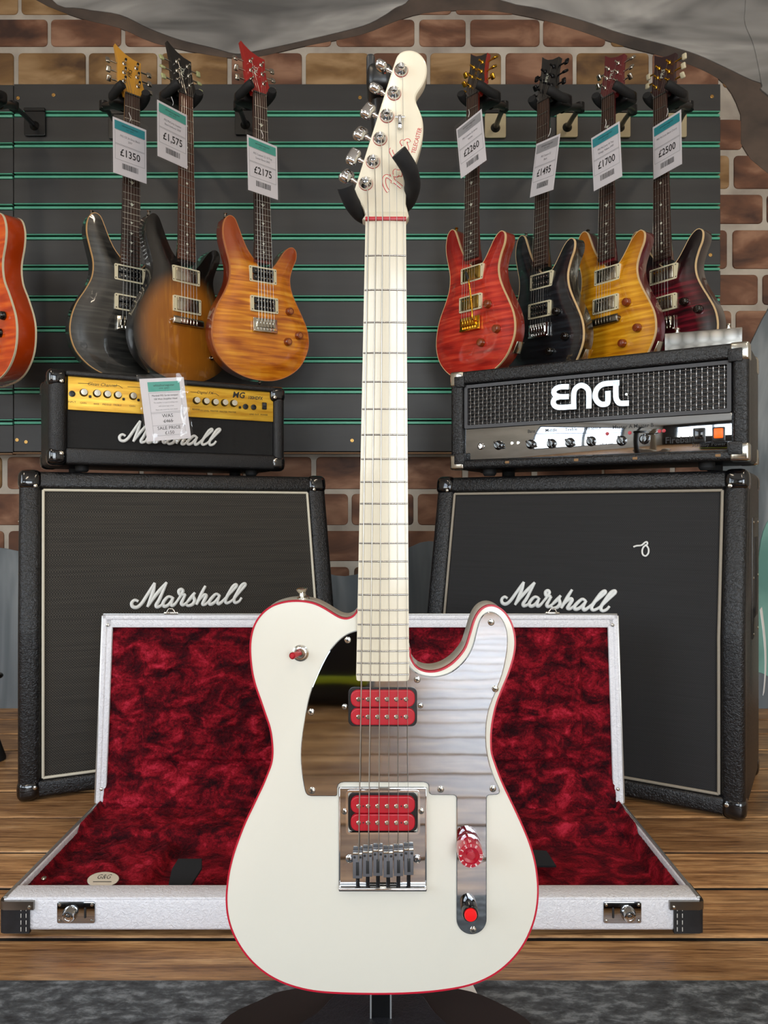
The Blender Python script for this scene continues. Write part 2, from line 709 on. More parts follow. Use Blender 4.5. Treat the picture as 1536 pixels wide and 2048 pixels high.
top_edge = [(100, -4), (165, 20), (240, 32), (300, 60), (360, 82), (425, 98), (470, 110), (500, 107), (550, 97), (625, 80), (725, 55), (768, 34), (790, 19), (818, 2)]
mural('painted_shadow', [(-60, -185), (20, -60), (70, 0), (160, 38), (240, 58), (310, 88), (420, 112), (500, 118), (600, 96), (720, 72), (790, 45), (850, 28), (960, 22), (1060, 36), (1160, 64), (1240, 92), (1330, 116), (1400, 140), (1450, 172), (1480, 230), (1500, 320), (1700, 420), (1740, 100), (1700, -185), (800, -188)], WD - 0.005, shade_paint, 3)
mural('painted_drapery', top_edge + [(840, -60), (830, -180), (460, -184), (20, -180)], WD - 0.009, drape1)
mural('painted_drapery', [(985, -20), (1018, 8), (1078, 20), (1168, 45), (1243, 70), (1328, 92), (1393, 112), (1448, 137), (1518, 168), (1560, 160), (1570, -180), (1270, -184), (930, -180)], WD - 0.009, drape1)
mural('painted_drapery', [(1491, -40), (1487, 20), (1487, 52), (1503, 92), (1514, 140), (1521, 175), (1536, 197), (1720, 330), (1720, -180), (1500, -180)], WD - 0.013, drape1)
mural('painted_drapery', [(1600, 520), (1540, 610), (1512, 660), (1470, 760), (1440, 900), (1420, 1100), (1400, 1290), (1400, 1420), (1600, 1420)], WD - 0.0105, drape2)
mural('painted_drapery', [(1600, 1040), (1545, 1030), (1518, 1080), (1508, 1200), (1506, 1320), (1520, 1345), (1600, 1345)], WD - 0.014, mint)
mural('painted_drapery', [(-200, 1080), (-60, 1090), (20, 1098), (120, 1120), (400, 1160), (600, 1140), (690, 1152), (760, 1130), (840, 1085), (900, 1090), (960, 1120), (1200, 1150), (1420, 1100), (1420, 1412), (-200, 1412)], WD - 0.008, drape2)

# ---- slatwall: two boards of charcoal slats with mint groove inserts
SD = 2.48
slatm = noisemat('charcoal slat board', '272626', '323130', (2, 2, 14), 0.5, 0.1, 0.0005)
tealm = mat('mint groove plastic', '58a98d', 0.35)
tealdark = mat('dark groove', '0b2c22', 0.6)


def slatwall(x0, x1, dy, label):
    X0, X1 = wxz(x0, 0, SD)[0], wxz(x1, 0, SD)[0]
    z = lambda py: wxz(0, py + dy, SD)[1]
    root = thing('slatwall_panel', label, 'wall panel', ((X0 + X1) / 2, SD, z(905)), group='slatwall panels')
    hw = (X1 - X0) / 2
    zb = z(905)
    slat = None
    tops = [168] + [234 + 61.5 * k for k in range(11)]
    bots = [222 + 61.5 * k for k in range(11)] + [903]
    for a, b in zip(tops, bots):
        rbox('slat', (0, 0.009, (z(a) + z(b)) / 2 - zb), (2 * hw, 0.018, z(a) - z(b)), 0.0012, slatm, root, 1)
    for k in range(11):
        y = 222 + 61.5 * k
        rbox('groove_insert', (0, 0.004, z(y + 8.6) - zb), (2 * hw - .004, 0.012, 0.0085), 0.002, tealm, root, 2)
        rbox('groove_lip', (0, 0.003, z(y + 1.3) - zb), (2 * hw - .004, 0.012, 0.0036), 0.001, tealm, root, 1)
    rbox('backing', (0, 0.032, (z(170) + z(903)) / 2 - zb), (2 * hw, 0.026, z(170) - z(903)), 0, tealdark, root, smooth=0)
    rbox('bottom_edge', (0, 0.006, -0.002), (2 * hw, 0.024, 0.004), 0, mat('raw board edge', '7a5b3e', 0.7), root, smooth=0)
    return root, zb, (X0 + X1) / 2


sw, swz, swx = slatwall(27.5, 1441, 0, 'wide charcoal slatwall with mint grooves behind the hanging guitars')
sw2, sw2z, sw2x = slatwall(-260, 26.5, 1.6, 'charcoal slatwall board cut by the left edge of the picture')
for (px, py) in [(107, 190), (720, 195), (738, 192), (1424, 193), (36, 196), (42, 565), (1421, 510), (704, 881), (34, 880), (52, 884)]:
    p = W(px, py, SD)
    lathe('screw', [(0.006, 0), (0.006, 0.001), (0.003, 0.0016), (0.001, 0.0008)], brass, sw, (p.x - swx, 0, p.z - swz), 10)

# ceiling tube lamps
for k, (x, y, pw) in enumerate(((-1.3, 0.2, 15), (1.2, 0.2, 15), (0.0, -1.6, 13))):
    r = thing('ceiling_lamp', ['tube ceiling lamp on the left above the amplifiers', 'tube ceiling lamp on the right above the amplifiers', 'tube ceiling lamp near the front windows'][k], 'lamp', (x, y, RZC - 0.05), group='ceiling lamps')
    rbox('housing', (0, 0, 0.03), (0.14, 1.3, 0.04), 0.006, white, r)
    rbox('diffuser', (0, 0, 0.0), (0.1, 1.26, 0.022), 0.008, mat('lit diffuser', 'ffe9cc', 0.5, emit=3.0), r)
    a = area('lamp_light', (x, y, RZC - 0.075), (0, 0, 0), 0.09, 1.2, pw, (1.0, 0.84, 0.64))
    a.parent = r
    a.location = (0, 0, -0.022)

# ------------------------------------------------------------------ the white electric guitar in front
GD = 0.77
GZ = CAMH - (1985 - 1024) / FPX * GD
tele = thing('electric_guitar', 'white single-cutaway electric guitar with red edge binding and mirrored pickguard on a stand', 'guitar', (0, GD, GZ))


def L(px, py, y=0.0):
    d = GD + y
    return ((px - 768) / FPX * d, y, CAMH - (py - 1024) / FPX * d - GZ)


def L2(px, py, y=0.0):
    p = L(px, py, y)
    return (p[0], p[2])


S6 = 1536 / 660.0
A6 = lambda x, y: (440 + x / S6, 1150 + y / S6)
A7 = lambda x, y: (440 + x / S6, 1550 + y / S6)
A5 = lambda x, y: (600 + x / 4.2667, 60 + y / 4.2667)

ivory = NT('ivory lacquer')
ivory.set(Roughness=0.28, Coat_Weight=0.35, Coat_Roughness=0.12)
ivory.b.inputs['Base Color'].default_value = lin('dad6c8')
ivory = ivory.m
neckm = NT('pale lacquered maple')
v = neckm.coord((60, 60, 2))
nz = neckm.n('TexNoise', i_Scale=1.0, i_Detail=3)
neckm.l(v, nz.inputs['Vector'])
neckm.l(neckm.ramp(nz.outputs[0], [(0.3, 'd8ceb6'), (0.7, 'dcd3bd')]), neckm.b.inputs['Base Color'])
neckm.set(Roughness=0.25, Coat_Weight=0.5, Coat_Roughness=0.08)
neckm = neckm.m
bindm = mat('red binding', 'b5122c', 0.3, coat=0.3)
mir = NT('mirror plate')
mir.set(Metallic=1.0, Roughness=0.035)
mir.b.inputs['Base Color'].default_value = lin('b4b8bc')
v = mir.coord((22, 22, 22))
nz = mir.n('TexNoise', i_Scale=1.0, i_Detail=1)
mir.l(v, nz.inputs['Vector'])
mir.bump(nz.outputs[0], 0.03, 0.002)
mir = mir.m

left = [A6(*p) for p in [(634, 172), (618, 190), (590, 201), (560, 196), (530, 180), (490, 155), (445, 133), (400, 122), (350, 119), (300, 124), (250, 139), (210, 164), (177, 200), (155, 242), (143, 290), (139, 340), (142, 400), (150, 460), (165, 520), (186, 580), (210, 650), (230, 710), (240, 770), (243, 830), (236, 880), (217, 931), (197, 980), (173, 1030)]]
bot = [A7(*p) for p in [(150, 148), (118, 215), (88, 290), (62, 365), (42, 445), (32, 515), (28, 580), (34, 650), (51, 715), (80, 778), (120, 838), (170, 891), (230, 936), (300, 971), (380, 996), (460, 1010), (560, 1017), (680, 1020), (780, 1020), (880, 1017), (980, 1010), (1080, 997), (1160, 980), (1235, 952), (1305, 910), (1370, 850), (1420, 780), (1456, 700), (1475, 625), (1482, 550), (1479, 480), (1467, 400), (1444, 320), (1412, 240), (1373, 155)]]
right = [A6(*p) for p in [(1329, 995), (1303, 935), (1283, 880), (1267, 830), (1263, 780), (1265, 720), (1275, 655), (1291, 592), (1315, 530), (1340, 470), (1360, 410), (1372, 360), (1376, 310), (1370, 260), (1355, 215), (1330, 176), (1300, 151), (1265, 140), (1230, 148), (1202, 173), (1180, 215), (1162, 275), (1142, 335), (1115, 375), (1080, 410), (1040, 435), (1000, 447), (960, 447), (925, 434), (902, 410), (888, 378)]]
neckgap = [A6(876, 330), A6(760, 240), A6(648, 168)]
bodypx = left + bot + right + neckgap
body2 = ccw(cyc([L2(*p) for p in bodypx], 3))
TB = 0.044
# body slab: rounded back edge, sides flush with the binding
rings = [[(x, 0.0, z) for x, z in inset(body2, 0.0016)], [(x, 0.0002, z) for x, z in inset(body2, 0.0006)], [(x, 0.005, z) for x, z in inset(body2, 0.0001)], [(x, TB - .004, z) for x, z in body2], [(x, TB - .001, z) for x, z in inset(body2, 0.0012)], [(x, TB, z) for x, z in inset(body2, 0.004)]]
V, Fc = loft(rings)
M('body', V, Fc, ivory, tele, 30)
ob = inset(body2, -0.0004)
ring('binding', ob, inset(body2, 0.0014), -0.0003, 0.0052, bindm, tele)

# neck and fretboard (slightly cambered)
FB = -0.0095
nut_y, end_y = 438.0, 1362.5


def edge(py):
    t = (py - 438) / (1362 - 438)
    return 731 + (712 - 731) * t, 812 + (818.5 - 812) * t


rings = []
for py in (434, 438, 700, 1000, 1352, 1360, 1362.5):
    a, b = edge(py)
    sh = 4 if py == 1362.5 else (1 if py == 1360 else 0)
    a += sh
    b -= sh
    r = []
    for k in range(11):
        u = k / 10
        p = L(a + (b - a) * u, py, FB)
        r.append((p[0], FB + 0.0014 * (2 * u - 1) ** 2, p[2]))
    pa, pb = L(a, py, FB), L(b, py, FB)
    w = pb[0] - pa[0]
    cx = (pa[0] + pb[0]) / 2
    for k in range(9):
        an = PI * k / 8
        r.append((cx + w / 2 * math.cos(an) * (1 - 0.02 * math.sin(an)), FB + 0.006 + 0.016 * math.sin(an) if py < 1200 else FB + 0.006 + 0.0035 * math.sin(an), pa[2]))
    rings.append(r)
V, Fc = loft(rings)
M('neck', V, Fc, neckm, tele, 40)
for n in range(1, 22):
    py = 438 + 1297 * (1 - 2 ** (-n / 12))
    a, b = edge(py)
    pts = []
    for k in range(7):
        u = k / 6
        p = L(a + 1 + (b - a - 2) * u, py, FB)
        pts.append((p[0], FB + 0.0014 * (2 * u - 1) ** 2 - 0.0001, p[2]))
    tube('fret', pts, 0.00085, fretm, tele, 6)
p0, p1 = L(730.5, 437.8, FB), L(812.5, 437.8, FB)
rbox('nut', (0.5 * (p0[0] + p1[0]), FB + 0.002, p0[2]), (p1[0] - p0[0], 0.008, 0.0036), 0.0006, redp, tele)

# headstock
hp = [(556, 1625), (556, 1570), (535, 1515), (500, 1465), (470, 1420), (455, 1385)]
hs = [A5(*p) for p in hp]
hs += [A5(455 + (818 - 455) * t, 1385 + (238 - 1385) * t) for t in (0.02, 0.2, 0.4, 0.6, 0.8, 0.98)]
hs += [A5(*p) for p in [(838, 206), (870, 182), (910, 170), (955, 170), (1000, 185), (1040, 215), (1070, 260), (1085, 310), (1085, 370), (1070, 430), (1045, 480), (1010, 530), (991, 572), (995, 620), (1020, 680), (1042, 740), (1053, 800), (1053, 880), (1040, 960), (1015, 1050), (985, 1140), (950, 1225), (922, 1310), (908, 1390), (905, 1480), (906, 1625)]]
HF = 0.001
head = plate('headstock', cyc([L2(x, y, HF) for x, y in hs], 3), HF, HF + 0.0145, neckm, tele, 0.002)
# slope from the nut down to the headstock face
sl = []
for py, yy in ((440, FB + .001), (432, FB + .0035), (424, HF - .0005), (418, HF + .004)):
    a, b = L(731.5 if py > 428 else 733, py, yy), L(811.5, py, yy)
    sl.append([a, b, (b[0], HF + .01, b[2]), (a[0], HF + .01, a[2])])
V, Fc = loft(sl)
M('nut_ramp', V, Fc, neckm, tele, 50)

posts = [(863, 345), (803, 543), (742, 735), (683, 930), (623, 1125), (562, 1312)]
btn = [(697, 312, 75), (648, 500, 60), (580, 692, 20), (515, 886, 35), (455, 1082, 15), (397, 1248, 40)]
for (x, y), (bx, by, tw) in zip(posts, btn):
    c = L(*A5(x, y), HF)
    lathe('tuner_red_reflection', [(0.0072, 0), (0.0072, 0.0007), (0.0068, 0.0012), (0.005, 0.0014)], redp, tele, c, 24)  # added red ring, imitates the red reflection low in the chrome post
    lathe('tuner_post', [(0.0069, 0.001), (0.0067, 0.0025), (0.0057, 0.0044), (0.0042, 0.0056), (0.0036, 0.0066), (0.0035, 0.0085), (0.0028, 0.0095), (0.001, 0.0097)], chrome, tele, c, 24)
    bt = Vector(L(*A5(bx, by), HF + 0.012))
    c2 = Vector((c[0], HF + 0.012, c[2]))
    dr = (bt - c2).normalized()
    tube('tuner_shaft', [c2, bt - dr * 0.009, bt - dr * 0.0089, bt - dr * 0.007, bt - dr * 0.0069, bt], [0.0022, 0.0022, 0.0031, 0.0031, 0.0018, 0.0018], chrome, tele, 10)
    ang = math.atan2(dr.z, dr.x)
    rot = Matrix.Rotation(-ang, 3, 'Y') @ Matrix.Rotation(RAD(tw), 3, 'X')
    bm = rbox('tuner_button', bt, (0.0125, 0.0095, 0.019), 0.0042, chrome, tele, 4, rot)

# strings, string tree
nutx = [736.6, 751.9, 765.2, 779.5, 793.8, 807.4]
brx = [717.2, 736.5, 757.2, 777.3, 796.7, 817.3]
sr = [0.00062, 0.00056, 0.0005, 0.0003, 0.00026, 0.00024]
SY = -0.0126
order = [5, 4, 3, 2, 1, 0]
for k in range(6):
    a = Vector(L(brx[k], 1722, SY))
    b = Vector(L(nutx[k], 438, FB - 0.0026))
    px, py = A5(*posts[order[k]])
    c = Vector(L(px + 3, py, HF - 0.0065))
    q = [a, b]
    if k >= 4:
        q.append(Vector(L(nutx[k] - (1.5 if k == 4 else 1.0), 242, HF - 0.003)))
    q.append(c)
    tube('string', q, sr[k], steel, tele, 6)
tree = L(*A5(852, 800), HF)
lathe('string_tree', [(0.0026, 0), (0.0022, 0.003), (0.0022, 0.0045)], chrome, tele, L(*A5(852, 835), HF), 12)
rbox('string_tree_bar', (tree[0], HF - 0.0045, tree[2]), (0.004, 0.0016, 0.0135), 0.0007, chrome, tele)
rbox('string_tree_wing', (L(*A5(853, 757), HF)[0], HF - 0.0036, L(*A5(853, 757), HF)[2]), (0.0105, 0.0012, 0.0016), 0.0003, chrome, tele)

# red outlined script and block lettering on the headstock
redink = mat('red ink', 'c23038', 0.45)
ZS = lambda x, y: (660 + x / 6.98, 280 + y / 6.98)
strokes = [[(815, 722), (775, 660), (755, 590), (762, 525), (795, 505), (840, 530), (910, 585), (1000, 660)],
           [(872, 605), (878, 560), (866, 500), (858, 470)],
           [(890, 505), (925, 465), (922, 430), (902, 440), (908, 485), (935, 495), (955, 465)],
           [(955, 480), (945, 440), (965, 450), (985, 495), (980, 440), (1000, 430)],
           [(1005, 395), (985, 350), (1005, 320), (1030, 345), (1035, 390), (960, 300), (880, 215), (850, 150), (862, 125)],
           [(1045, 300), (1075, 250), (1060, 215), (1030, 230), (1040, 275), (1075, 285)],
           [(1000, 105), (1035, 85), (1000, 35), (1015, 22), (1050, 52), (1072, 130), (1075, 110), (1055, 50), (1060, 15), (1090, 5), (1105, 30)]]
for st in strokes:
    pth = [L(*ZS(*p), HF - 0.0002) for p in cyc(st, 5, False)]
    tube('script_outline', pth, 0.0020, redink, head, 8, flat=0.00012)
    pth = [(p[0], p[1] - 0.0002, p[2]) for p in pth]
    tube('script_fill', pth, 0.00125, neckm, head, 8, flat=0.00012)
p = L(833.6, 281, HF - 0.0003)
text('block_lettering', 'TELECASTER', 0.0062, redink, head, p, (PI / 2, -RAD(75), 0), sx=0.78)

# mirrored pickguard with its control plate
pgl = [(640, 258), (622, 262), (590, 275), (550, 305), (510, 352), (475, 415), (446, 480), (422, 540), (406, 600), (392, 680), (380, 760), (375, 830), (378, 900), (386, 960), (396, 1008), (408, 1025), (424, 1030)]
pg = cyc([A6(*p) for p in pgl], 3, False)
pg += [A6(*p) for p in [(538, 1030), (544, 1027), (546, 1020), (546, 992), (552, 976), (562, 968), (578, 965), (945, 965), (960, 968), (969, 976), (971, 990), (971, 1008), (975, 1018), (985, 1024), (1085, 1025), (1096, 1029), (1100, 1038)]]
pg += [A7(*p) for p in [(1100, 300), (1100, 668)]]
pg += [A7(1171 - 71 * math.cos(RAD(a)), 670 + 72 * math.sin(RAD(a))) for a in range(10, 180, 10)]
pg += [A7(*p) for p in [(1242, 668), (1242, 300)]]
pg += [A6(*p) for p in [(1242, 1040), (1244, 1030), (1252, 1025)]]
pgr = [(1285, 1023), (1299, 1017), (1303, 1003), (1297, 985), (1275, 935), (1255, 875), (1241, 800), (1239, 720), (1247, 650), (1265, 590), (1290, 530), (1315, 460), (1333, 380), (1340, 310), (1335, 255), (1315, 206), (1287, 179), (1256, 170), (1226, 184), (1206, 215), (1191, 270), (1175, 330), (1150, 380), (1110, 425), (1060, 458), (1000, 472), (940, 465), (905, 447), (880, 420)]
pg += cyc([A6(*p) for p in pgr], 3, False)
guard = plate('pickguard', [L2(x, y, -0.002) for x, y in pg], -0.0024, 0.0002, mir, tele, 0.0009)
GF = -0.0024


def screw(par, px, py, y, r=0.0034, m=nickel):
    c = L(px, py, y)
    s = lathe('screw', [(r, 0), (r, 0.0004), (r * .8, 0.0012), (r * .35, 0.0016)], m, par, c, 14)
    for a in (0.4, 0.4 + PI / 2):
        rbox('cross_slot', (c[0], y - 0.0015, c[2]), (r * 1.1, 0.0006, r * 0.22), 0, ink, s, rot=Matrix.Rotation(a, 3, 'Y'), smooth=0)


for x, y in [(594, 303), (424, 638), (428, 1003), (1027, 998), (1270, 995), (1281, 530), (1262, 220), (918, 487)]:
    screw(guard, *A6(x, y), GF)
screw(guard, *A7(1178, 720), GF)


def pickup(x0, y0, x1, y1, yb, poles, A, scr):
    root = None
    a, b = L2(*A(x0, y0), yb), L2(*A(x1, y1), yb)
    root = plate('pickup', rrect(a[0], b[0], b[1], a[1], 0.006), yb - 0.0015, yb + 0.002, blackp, tele, 0.0006)
    for (cy0, cy1, pyy) in poles:
        yt = yb - 0.0055
        a, b = L2(*A(608, cy0), yt), L2(*A(908, cy1), yt)
        h = a[1] - b[1]
        bob = plate('bobbin', rrect(a[0], b[0], b[1], a[1], h * 0.42, 8), yt, yb, redp, root, 0.0012)
        for px in (645, 689, 733, 777, 821, 866):
            c = L(*A(px, pyy), yt)
            lathe('pole_screw', [(0.0024, 0), (0.0024, 0.0006), (0.0016, 0.0012)], nickel, bob, c, 12)
        for px in (667, 844):
            c = L(*A(px, pyy), yt)
            lathe('pin_hole', [(0.0008, 0), (0.0008, 0.0002)], ink, bob, c, 8)
    for x, y in scr:
        screw(root, *A(x, y), yb, 0.0028)


pickup(597, 522, 917, 703, GF, [(537, 616, 578), (621, 700, 660)], A6, [(580, 613), (933, 608)])

# bridge plate with cut-out, rim, saddles
a, b = L2(*A7(553, 56), -0.001), L2(*A7(962, 527), -0.001)
outer = rrect(a[0], b[0], b[1], a[1], 0.003, 4)
c, d = L2(*A7(596, 78), -0.001), L2(*A7(921, 264), -0.001)
inner = rrect(c[0], d[0], d[1], c[1], 0.002, 4)
bridge = ring('bridge_plate', outer, inner, -0.0022, 0.0003, mir, tele)
rbox('bridge_flange', ((a[0] + b[0]) / 2, -0.0045, b[1] + 0.002), (b[0] - a[0], 0.0085, 0.0042), 0.0014, chrome, bridge, 3)
for xx in (a[0] + .0008, b[0] - .0008):
    rbox('bridge_rim', (xx, -0.002, (a[1] + b[1]) / 2), (0.0016, 0.003, a[1] - b[1]), 0.0006, chrome, bridge)
rbox('bridge_rim', ((a[0] + b[0]) / 2, -0.002, a[1] - .0008), (b[0] - a[0], 0.003, 0.0016), 0.0006, chrome, bridge)
ring('cutout_lip', inset(inner, -0.0022), inner, -0.0028, 0.0, chrome, bridge)
pickup(598, 80, 919, 262, -0.0004, [(101, 180, 145), (183, 262, 222)], A7, [])
screw(bridge, *A7(580, 170), -0.0022, 0.003)
screw(bridge, *A7(936, 168), -0.0022, 0.003)
for x in (603, 917):
    screw(bridge, *A7(x, 390), -0.0022, 0.0042, chrome)
darkmetal = mat('dark plated saddle', '66666a', 0.5, 0.35)
sadx = [640, 687, 735, 783, 831, 879]
sady = [(352, 482), (345, 474), (338, 470), (347, 477), (341, 471), (333, 466)]
for x, (y0, y1) in zip(sadx, sady):
    a, b = L(*A7(x - 22.5, y0 + 10), -0.0095), L(*A7(x + 22.5, y1), -0.0095)
    w, h = b[0] - a[0], a[2] - b[2]
    cx, cz = (a[0] + b[0]) / 2, (a[2] + b[2]) / 2
    sd = rbox('saddle', (cx, -0.006, cz), (w * .97, 0.0075, h), 0.0005, darkmetal, bridge)
    rbox('saddle_slot', (cx, -0.0096, cz - h * .12), (0.0032, 0.0006, h * .52), 0.0002, ink, sd)
    rbox('saddle_edge', (cx, -0.0093, cz + h * .46), (w * .97, 0.0018, 0.0022), 0.0004, nickel, sd)
    for s in (-1, 1):
        lathe('height_screw', [(0.0013, 0), (0.0013, 0.0006)], ink, sd, (cx + s * w * .3, -0.0095, cz + h * .33), 10)
    zf = L(*A7(x, 522), -0.006)[2]
    zt = cz - h / 2
    pts, rr = [], []
    for k in range(15):
        t = k / 14
        pts.append((cx, -0.005, zt + (zf - zt) * t))
        rr.append(0.0021 if k % 2 else 0.0016)
    tube('saddle_spring', pts, rr, mat('dark spring', '2a2a2c', 0.35, 0.8), sd, 8)
    lathe('saddle_screw', [(0.0022, 0), (0.0022, 0.0006), (0.0015, 0.0014)], nickel, sd, (cx, -0.005, b[2] and L(*A7(x, 527), -0.005)[2]), 10, axis=(0, 0, -1))

# knob, kill button, toggle, strap button
kc = L(937, 1692, GF)
knobm = NT('translucent red knob')
knobm.set(Roughness=0.1, Coat_Weight=1.0, Transmission_Weight=0.25, IOR=1.45)
knobm.b.inputs['Base Color'].default_value = lin('b80c2c')
kn = lathe('speed_knob', [(0.0128, 0.0005), (0.0132, 0.002), (0.0124, 0.0205), (0.0118, 0.0217), (0.0082, 0.0219), (0.0078, 0.0207), (0.0045, 0.0201), (0.0042, 0.0215), (0.001, 0.0217)], knobm.m, tele, kc, 40)
for k in range(11):
    an = RAD(60 + 30 * k)
    r = 0.0126
    text('knob_numeral', str(k if k < 10 else 10), 0.004, white, kn, (kc[0] + r * math.cos(an) * .80, kc[1] - 0.0221, kc[2] + r * math.sin(an) * .80), (PI / 2, -an + PI / 2, 0))
    rbox('knob_tick', (kc[0] + r * 1.005 * math.cos(an), kc[1] - 0.0175, kc[2] + r * 1.005 * math.sin(an)), (0.0005, 0.004, 0.0005), 0, white, kn, smooth=0)
bc = L(938, 1815, GF)
bh = lathe('kill_button_housing', [(0.0085, 0.0), (0.0085, 0.001), (0.0082, 0.0125), (0.0076, 0.0135), (0.0068, 0.0135), (0.0066, 0.0115)], blackgl, tele, bc, 32)
lathe('kill_button_cap', [(0.0063, 0.010), (0.0063, 0.0152), (0.0058, 0.016), (0.0001, 0.0162)], mat('bright red cap', 'e80f14', 0.3), bh, bc, 32)
tc_ = L(601, 1306, 0)
tg = lathe('toggle_switch', [(0.0085, 0), (0.0085, 0.0008), (0.007, 0.0014), (0.0066, 0.0028), (0.0052, 0.0032), (0.0048, 0.0022), (0.003, 0.002)], nickel, tele, tc_, 28)
tip = Vector(L(583.5, 1312, -0.016))
base = Vector(tc_) + Vector((0, -0.002, 0))
lathe('toggle_lever', [(0.002, 0), (0.0022, 0.006), (0.0028, 0.0065), (0.0035, 0.015), (0.0035, (tip - base).length - .002), (0.0022, (tip - base).length)], redp, tg, base, 16, axis=tip - base)
sb = L(606, 1203, TB / 2)
lathe('strap_button', [(0.0068, -0.004), (0.0068, 0.001), (0.0042, 0.003), (0.0035, 0.006), (0.0058, 0.009), (0.0062, 0.0105), (0.004, 0.0115)], nickel, tele, (sb[0], TB / 2, L(606, 1202, 0)[2]), 18, axis=(-0.12, 0, 1))

# ------------------------------------------------------------------ the stand carrying it
stand = thing('guitar_stand', 'black hanging guitar stand with foam yoke and flat base under the white guitar', 'stand', (0, 0.95, 0.006))
SO = Vector((0, 0.95, 0.006))


def SL(px, py, d):
    return W(px, py, d) - SO


def flat_poly(name, pts, z0, z1, m, par, bev=0.003):
    """horizontal plate from (x, y) outline"""
    pts = ccw(pts)
    rings = [[(x, y, z0) for x, y in pts], [(x, y, z1 - bev) for x, y in pts], [(x, y, z1) for x, y in inset(pts, bev)]]
    V, Fc = loft(rings)
    return M(name, V, Fc, m, par, 35)


basem = noisemat('dark brown stand base', '15110f', '231d1b', (9, 9, 9), 0.45)
padm = tolex('blue black leatherette', '0c0e14', '171a22', 200, 0.5, 0.5)
flat_poly('base_plate', cyc([(-0.12, 0.055), (0.0, 0.062), (0.10, 0.055), (0.155, 0.022), (0.188, -0.02), (0.2, -0.1), (0.17, -0.22), (0.08, -0.30), (-0.08, -0.30), (-0.17, -0.22), (-0.21, -0.1), (-0.205, -0.012), (-0.165, 0.03)], 4), 0.0, 0.024, basem, stand)
flat_poly('base_pad', cyc([(-0.058, 0.04), (0.0, 0.048), (0.045, 0.04), (0.065, 0.0), (0.1, -0.06), (0.11, -0.16), (0.06, -0.24), (-0.06, -0.24), (-0.12, -0.16), (-0.135, -0.06), (-0.085, 0.0)], 4), 0.022, 0.028, padm, stand, 0.002)
rbox('post', (-0.004, 0.0, 0.55), (0.026, 0.022, 1.05), 0.004, blackp, stand)
for s in (-1, 1):
    rbox('post_trim', (-0.004 + s * 0.0125, -0.0115, 0.55), (0.0022, 0.003, 1.05), 0.0008, mat('satin trim', 'c4c4c4', .4, .6), stand)
top = SL(768, 415, 0.86)
rbox('yoke_block', (top.x, -0.03, 1.045), (0.05, 0.09, 0.06), 0.012, blackp, stand, 3)
hk = SL(760, 170, 0.90)
rbox('post_head', (hk.x, -0.05, hk.z), (0.032, 0.05, 0.032), 0.010, blackp, stand, 3)
rbox('post_head_lever', (hk.x - 0.011, -0.055, hk.z + 0.014), (0.010, 0.03, 0.026), 0.004, mat('grey black lever', '26282b', 0.4), stand, 3)
tube('neck_support', [(-0.004, 0, 1.02), (hk.x, -0.03, hk.z - 0.03), (hk.x, -0.05, hk.z)], 0.011, blackp, stand, 10)
la = [SL(768, 425, 0.85), SL(745, 436, 0.815), SL(722, 428, 0.79), SL(705, 408, 0.772), SL(694, 384, 0.760), SL(690, 372, 0.756)]
ra = [SL(768, 425, 0.85), SL(795, 418, 0.815), SL(815, 402, 0.79), SL(825, 372, 0.768), SL(820, 342, 0.752), SL(808, 320, 0.744), SL(797, 304, 0.740)]
for q in (la, ra):
    tube('foam_arm', cyc(q, 5, False), 0.0083, foam, stand, 16)

leaf = flat_poly('paper_leaflet', [(0.0, 0.0), (0.12, 0.02), (0.105, 0.10), (-0.02, 0.08)], 0, 0.0012, white, None, 0.0002)
leaf.location = (0.012, 0.985, 0.0061)
tag(leaf, 'white paper leaflet lying on the floor behind the stand base', 'paper')

# ------------------------------------------------------------------ lettering made of strokes
MS = [[(502, 514), (478, 500), (456, 520), (462, 552), (492, 562), (525, 535), (565, 470), (600, 410), (622, 374)],
      [(622, 374), (612, 430), (590, 500), (565, 570)], [(565, 570), (610, 500), (660, 435), (708, 380)],
      [(708, 380), (680, 450), (650, 520), (628, 560), (634, 579), (660, 572), (680, 552)],
      [(748, 516), (718, 503), (690, 528), (675, 562), (690, 582), (718, 570), (742, 535), (752, 512)],
      [(752, 512), (737, 560), (741, 581), (760, 574), (780, 548)],
      [(780, 548), (808, 505), (824, 470), (812, 453), (795, 464), (800, 492), (822, 500), (842, 500)],
      [(842, 500), (820, 545), (810, 575), (826, 588), (852, 568)],
      [(852, 568), (884, 530), (912, 494)], [(912, 494), (900, 520), (908, 560), (892, 590), (862, 600), (844, 588)],
      [(993, 446), (965, 500), (938, 560), (920, 600)],
      [(930, 578), (958, 542), (984, 522), (996, 534), (978, 572), (966, 600), (984, 607), (1010, 585)],
      [(1098, 544), (1072, 526), (1042, 550), (1015, 588), (1026, 609), (1056, 597), (1085, 564), (1100, 538)],
      [(1100, 538), (1080, 588), (1086, 613), (1110, 602), (1140, 572)],
      [(1140, 572), (1190, 522), (1230, 478), (1226, 463), (1202, 480), (1166, 538), (1140, 590), (1150, 616), (1180, 606), (1212, 580)],
      [(1212, 580), (1260, 525), (1300, 478), (1294, 463), (1268, 480), (1232, 540), (1206, 592), (1216, 622), (1246, 612), (1266, 584)]]


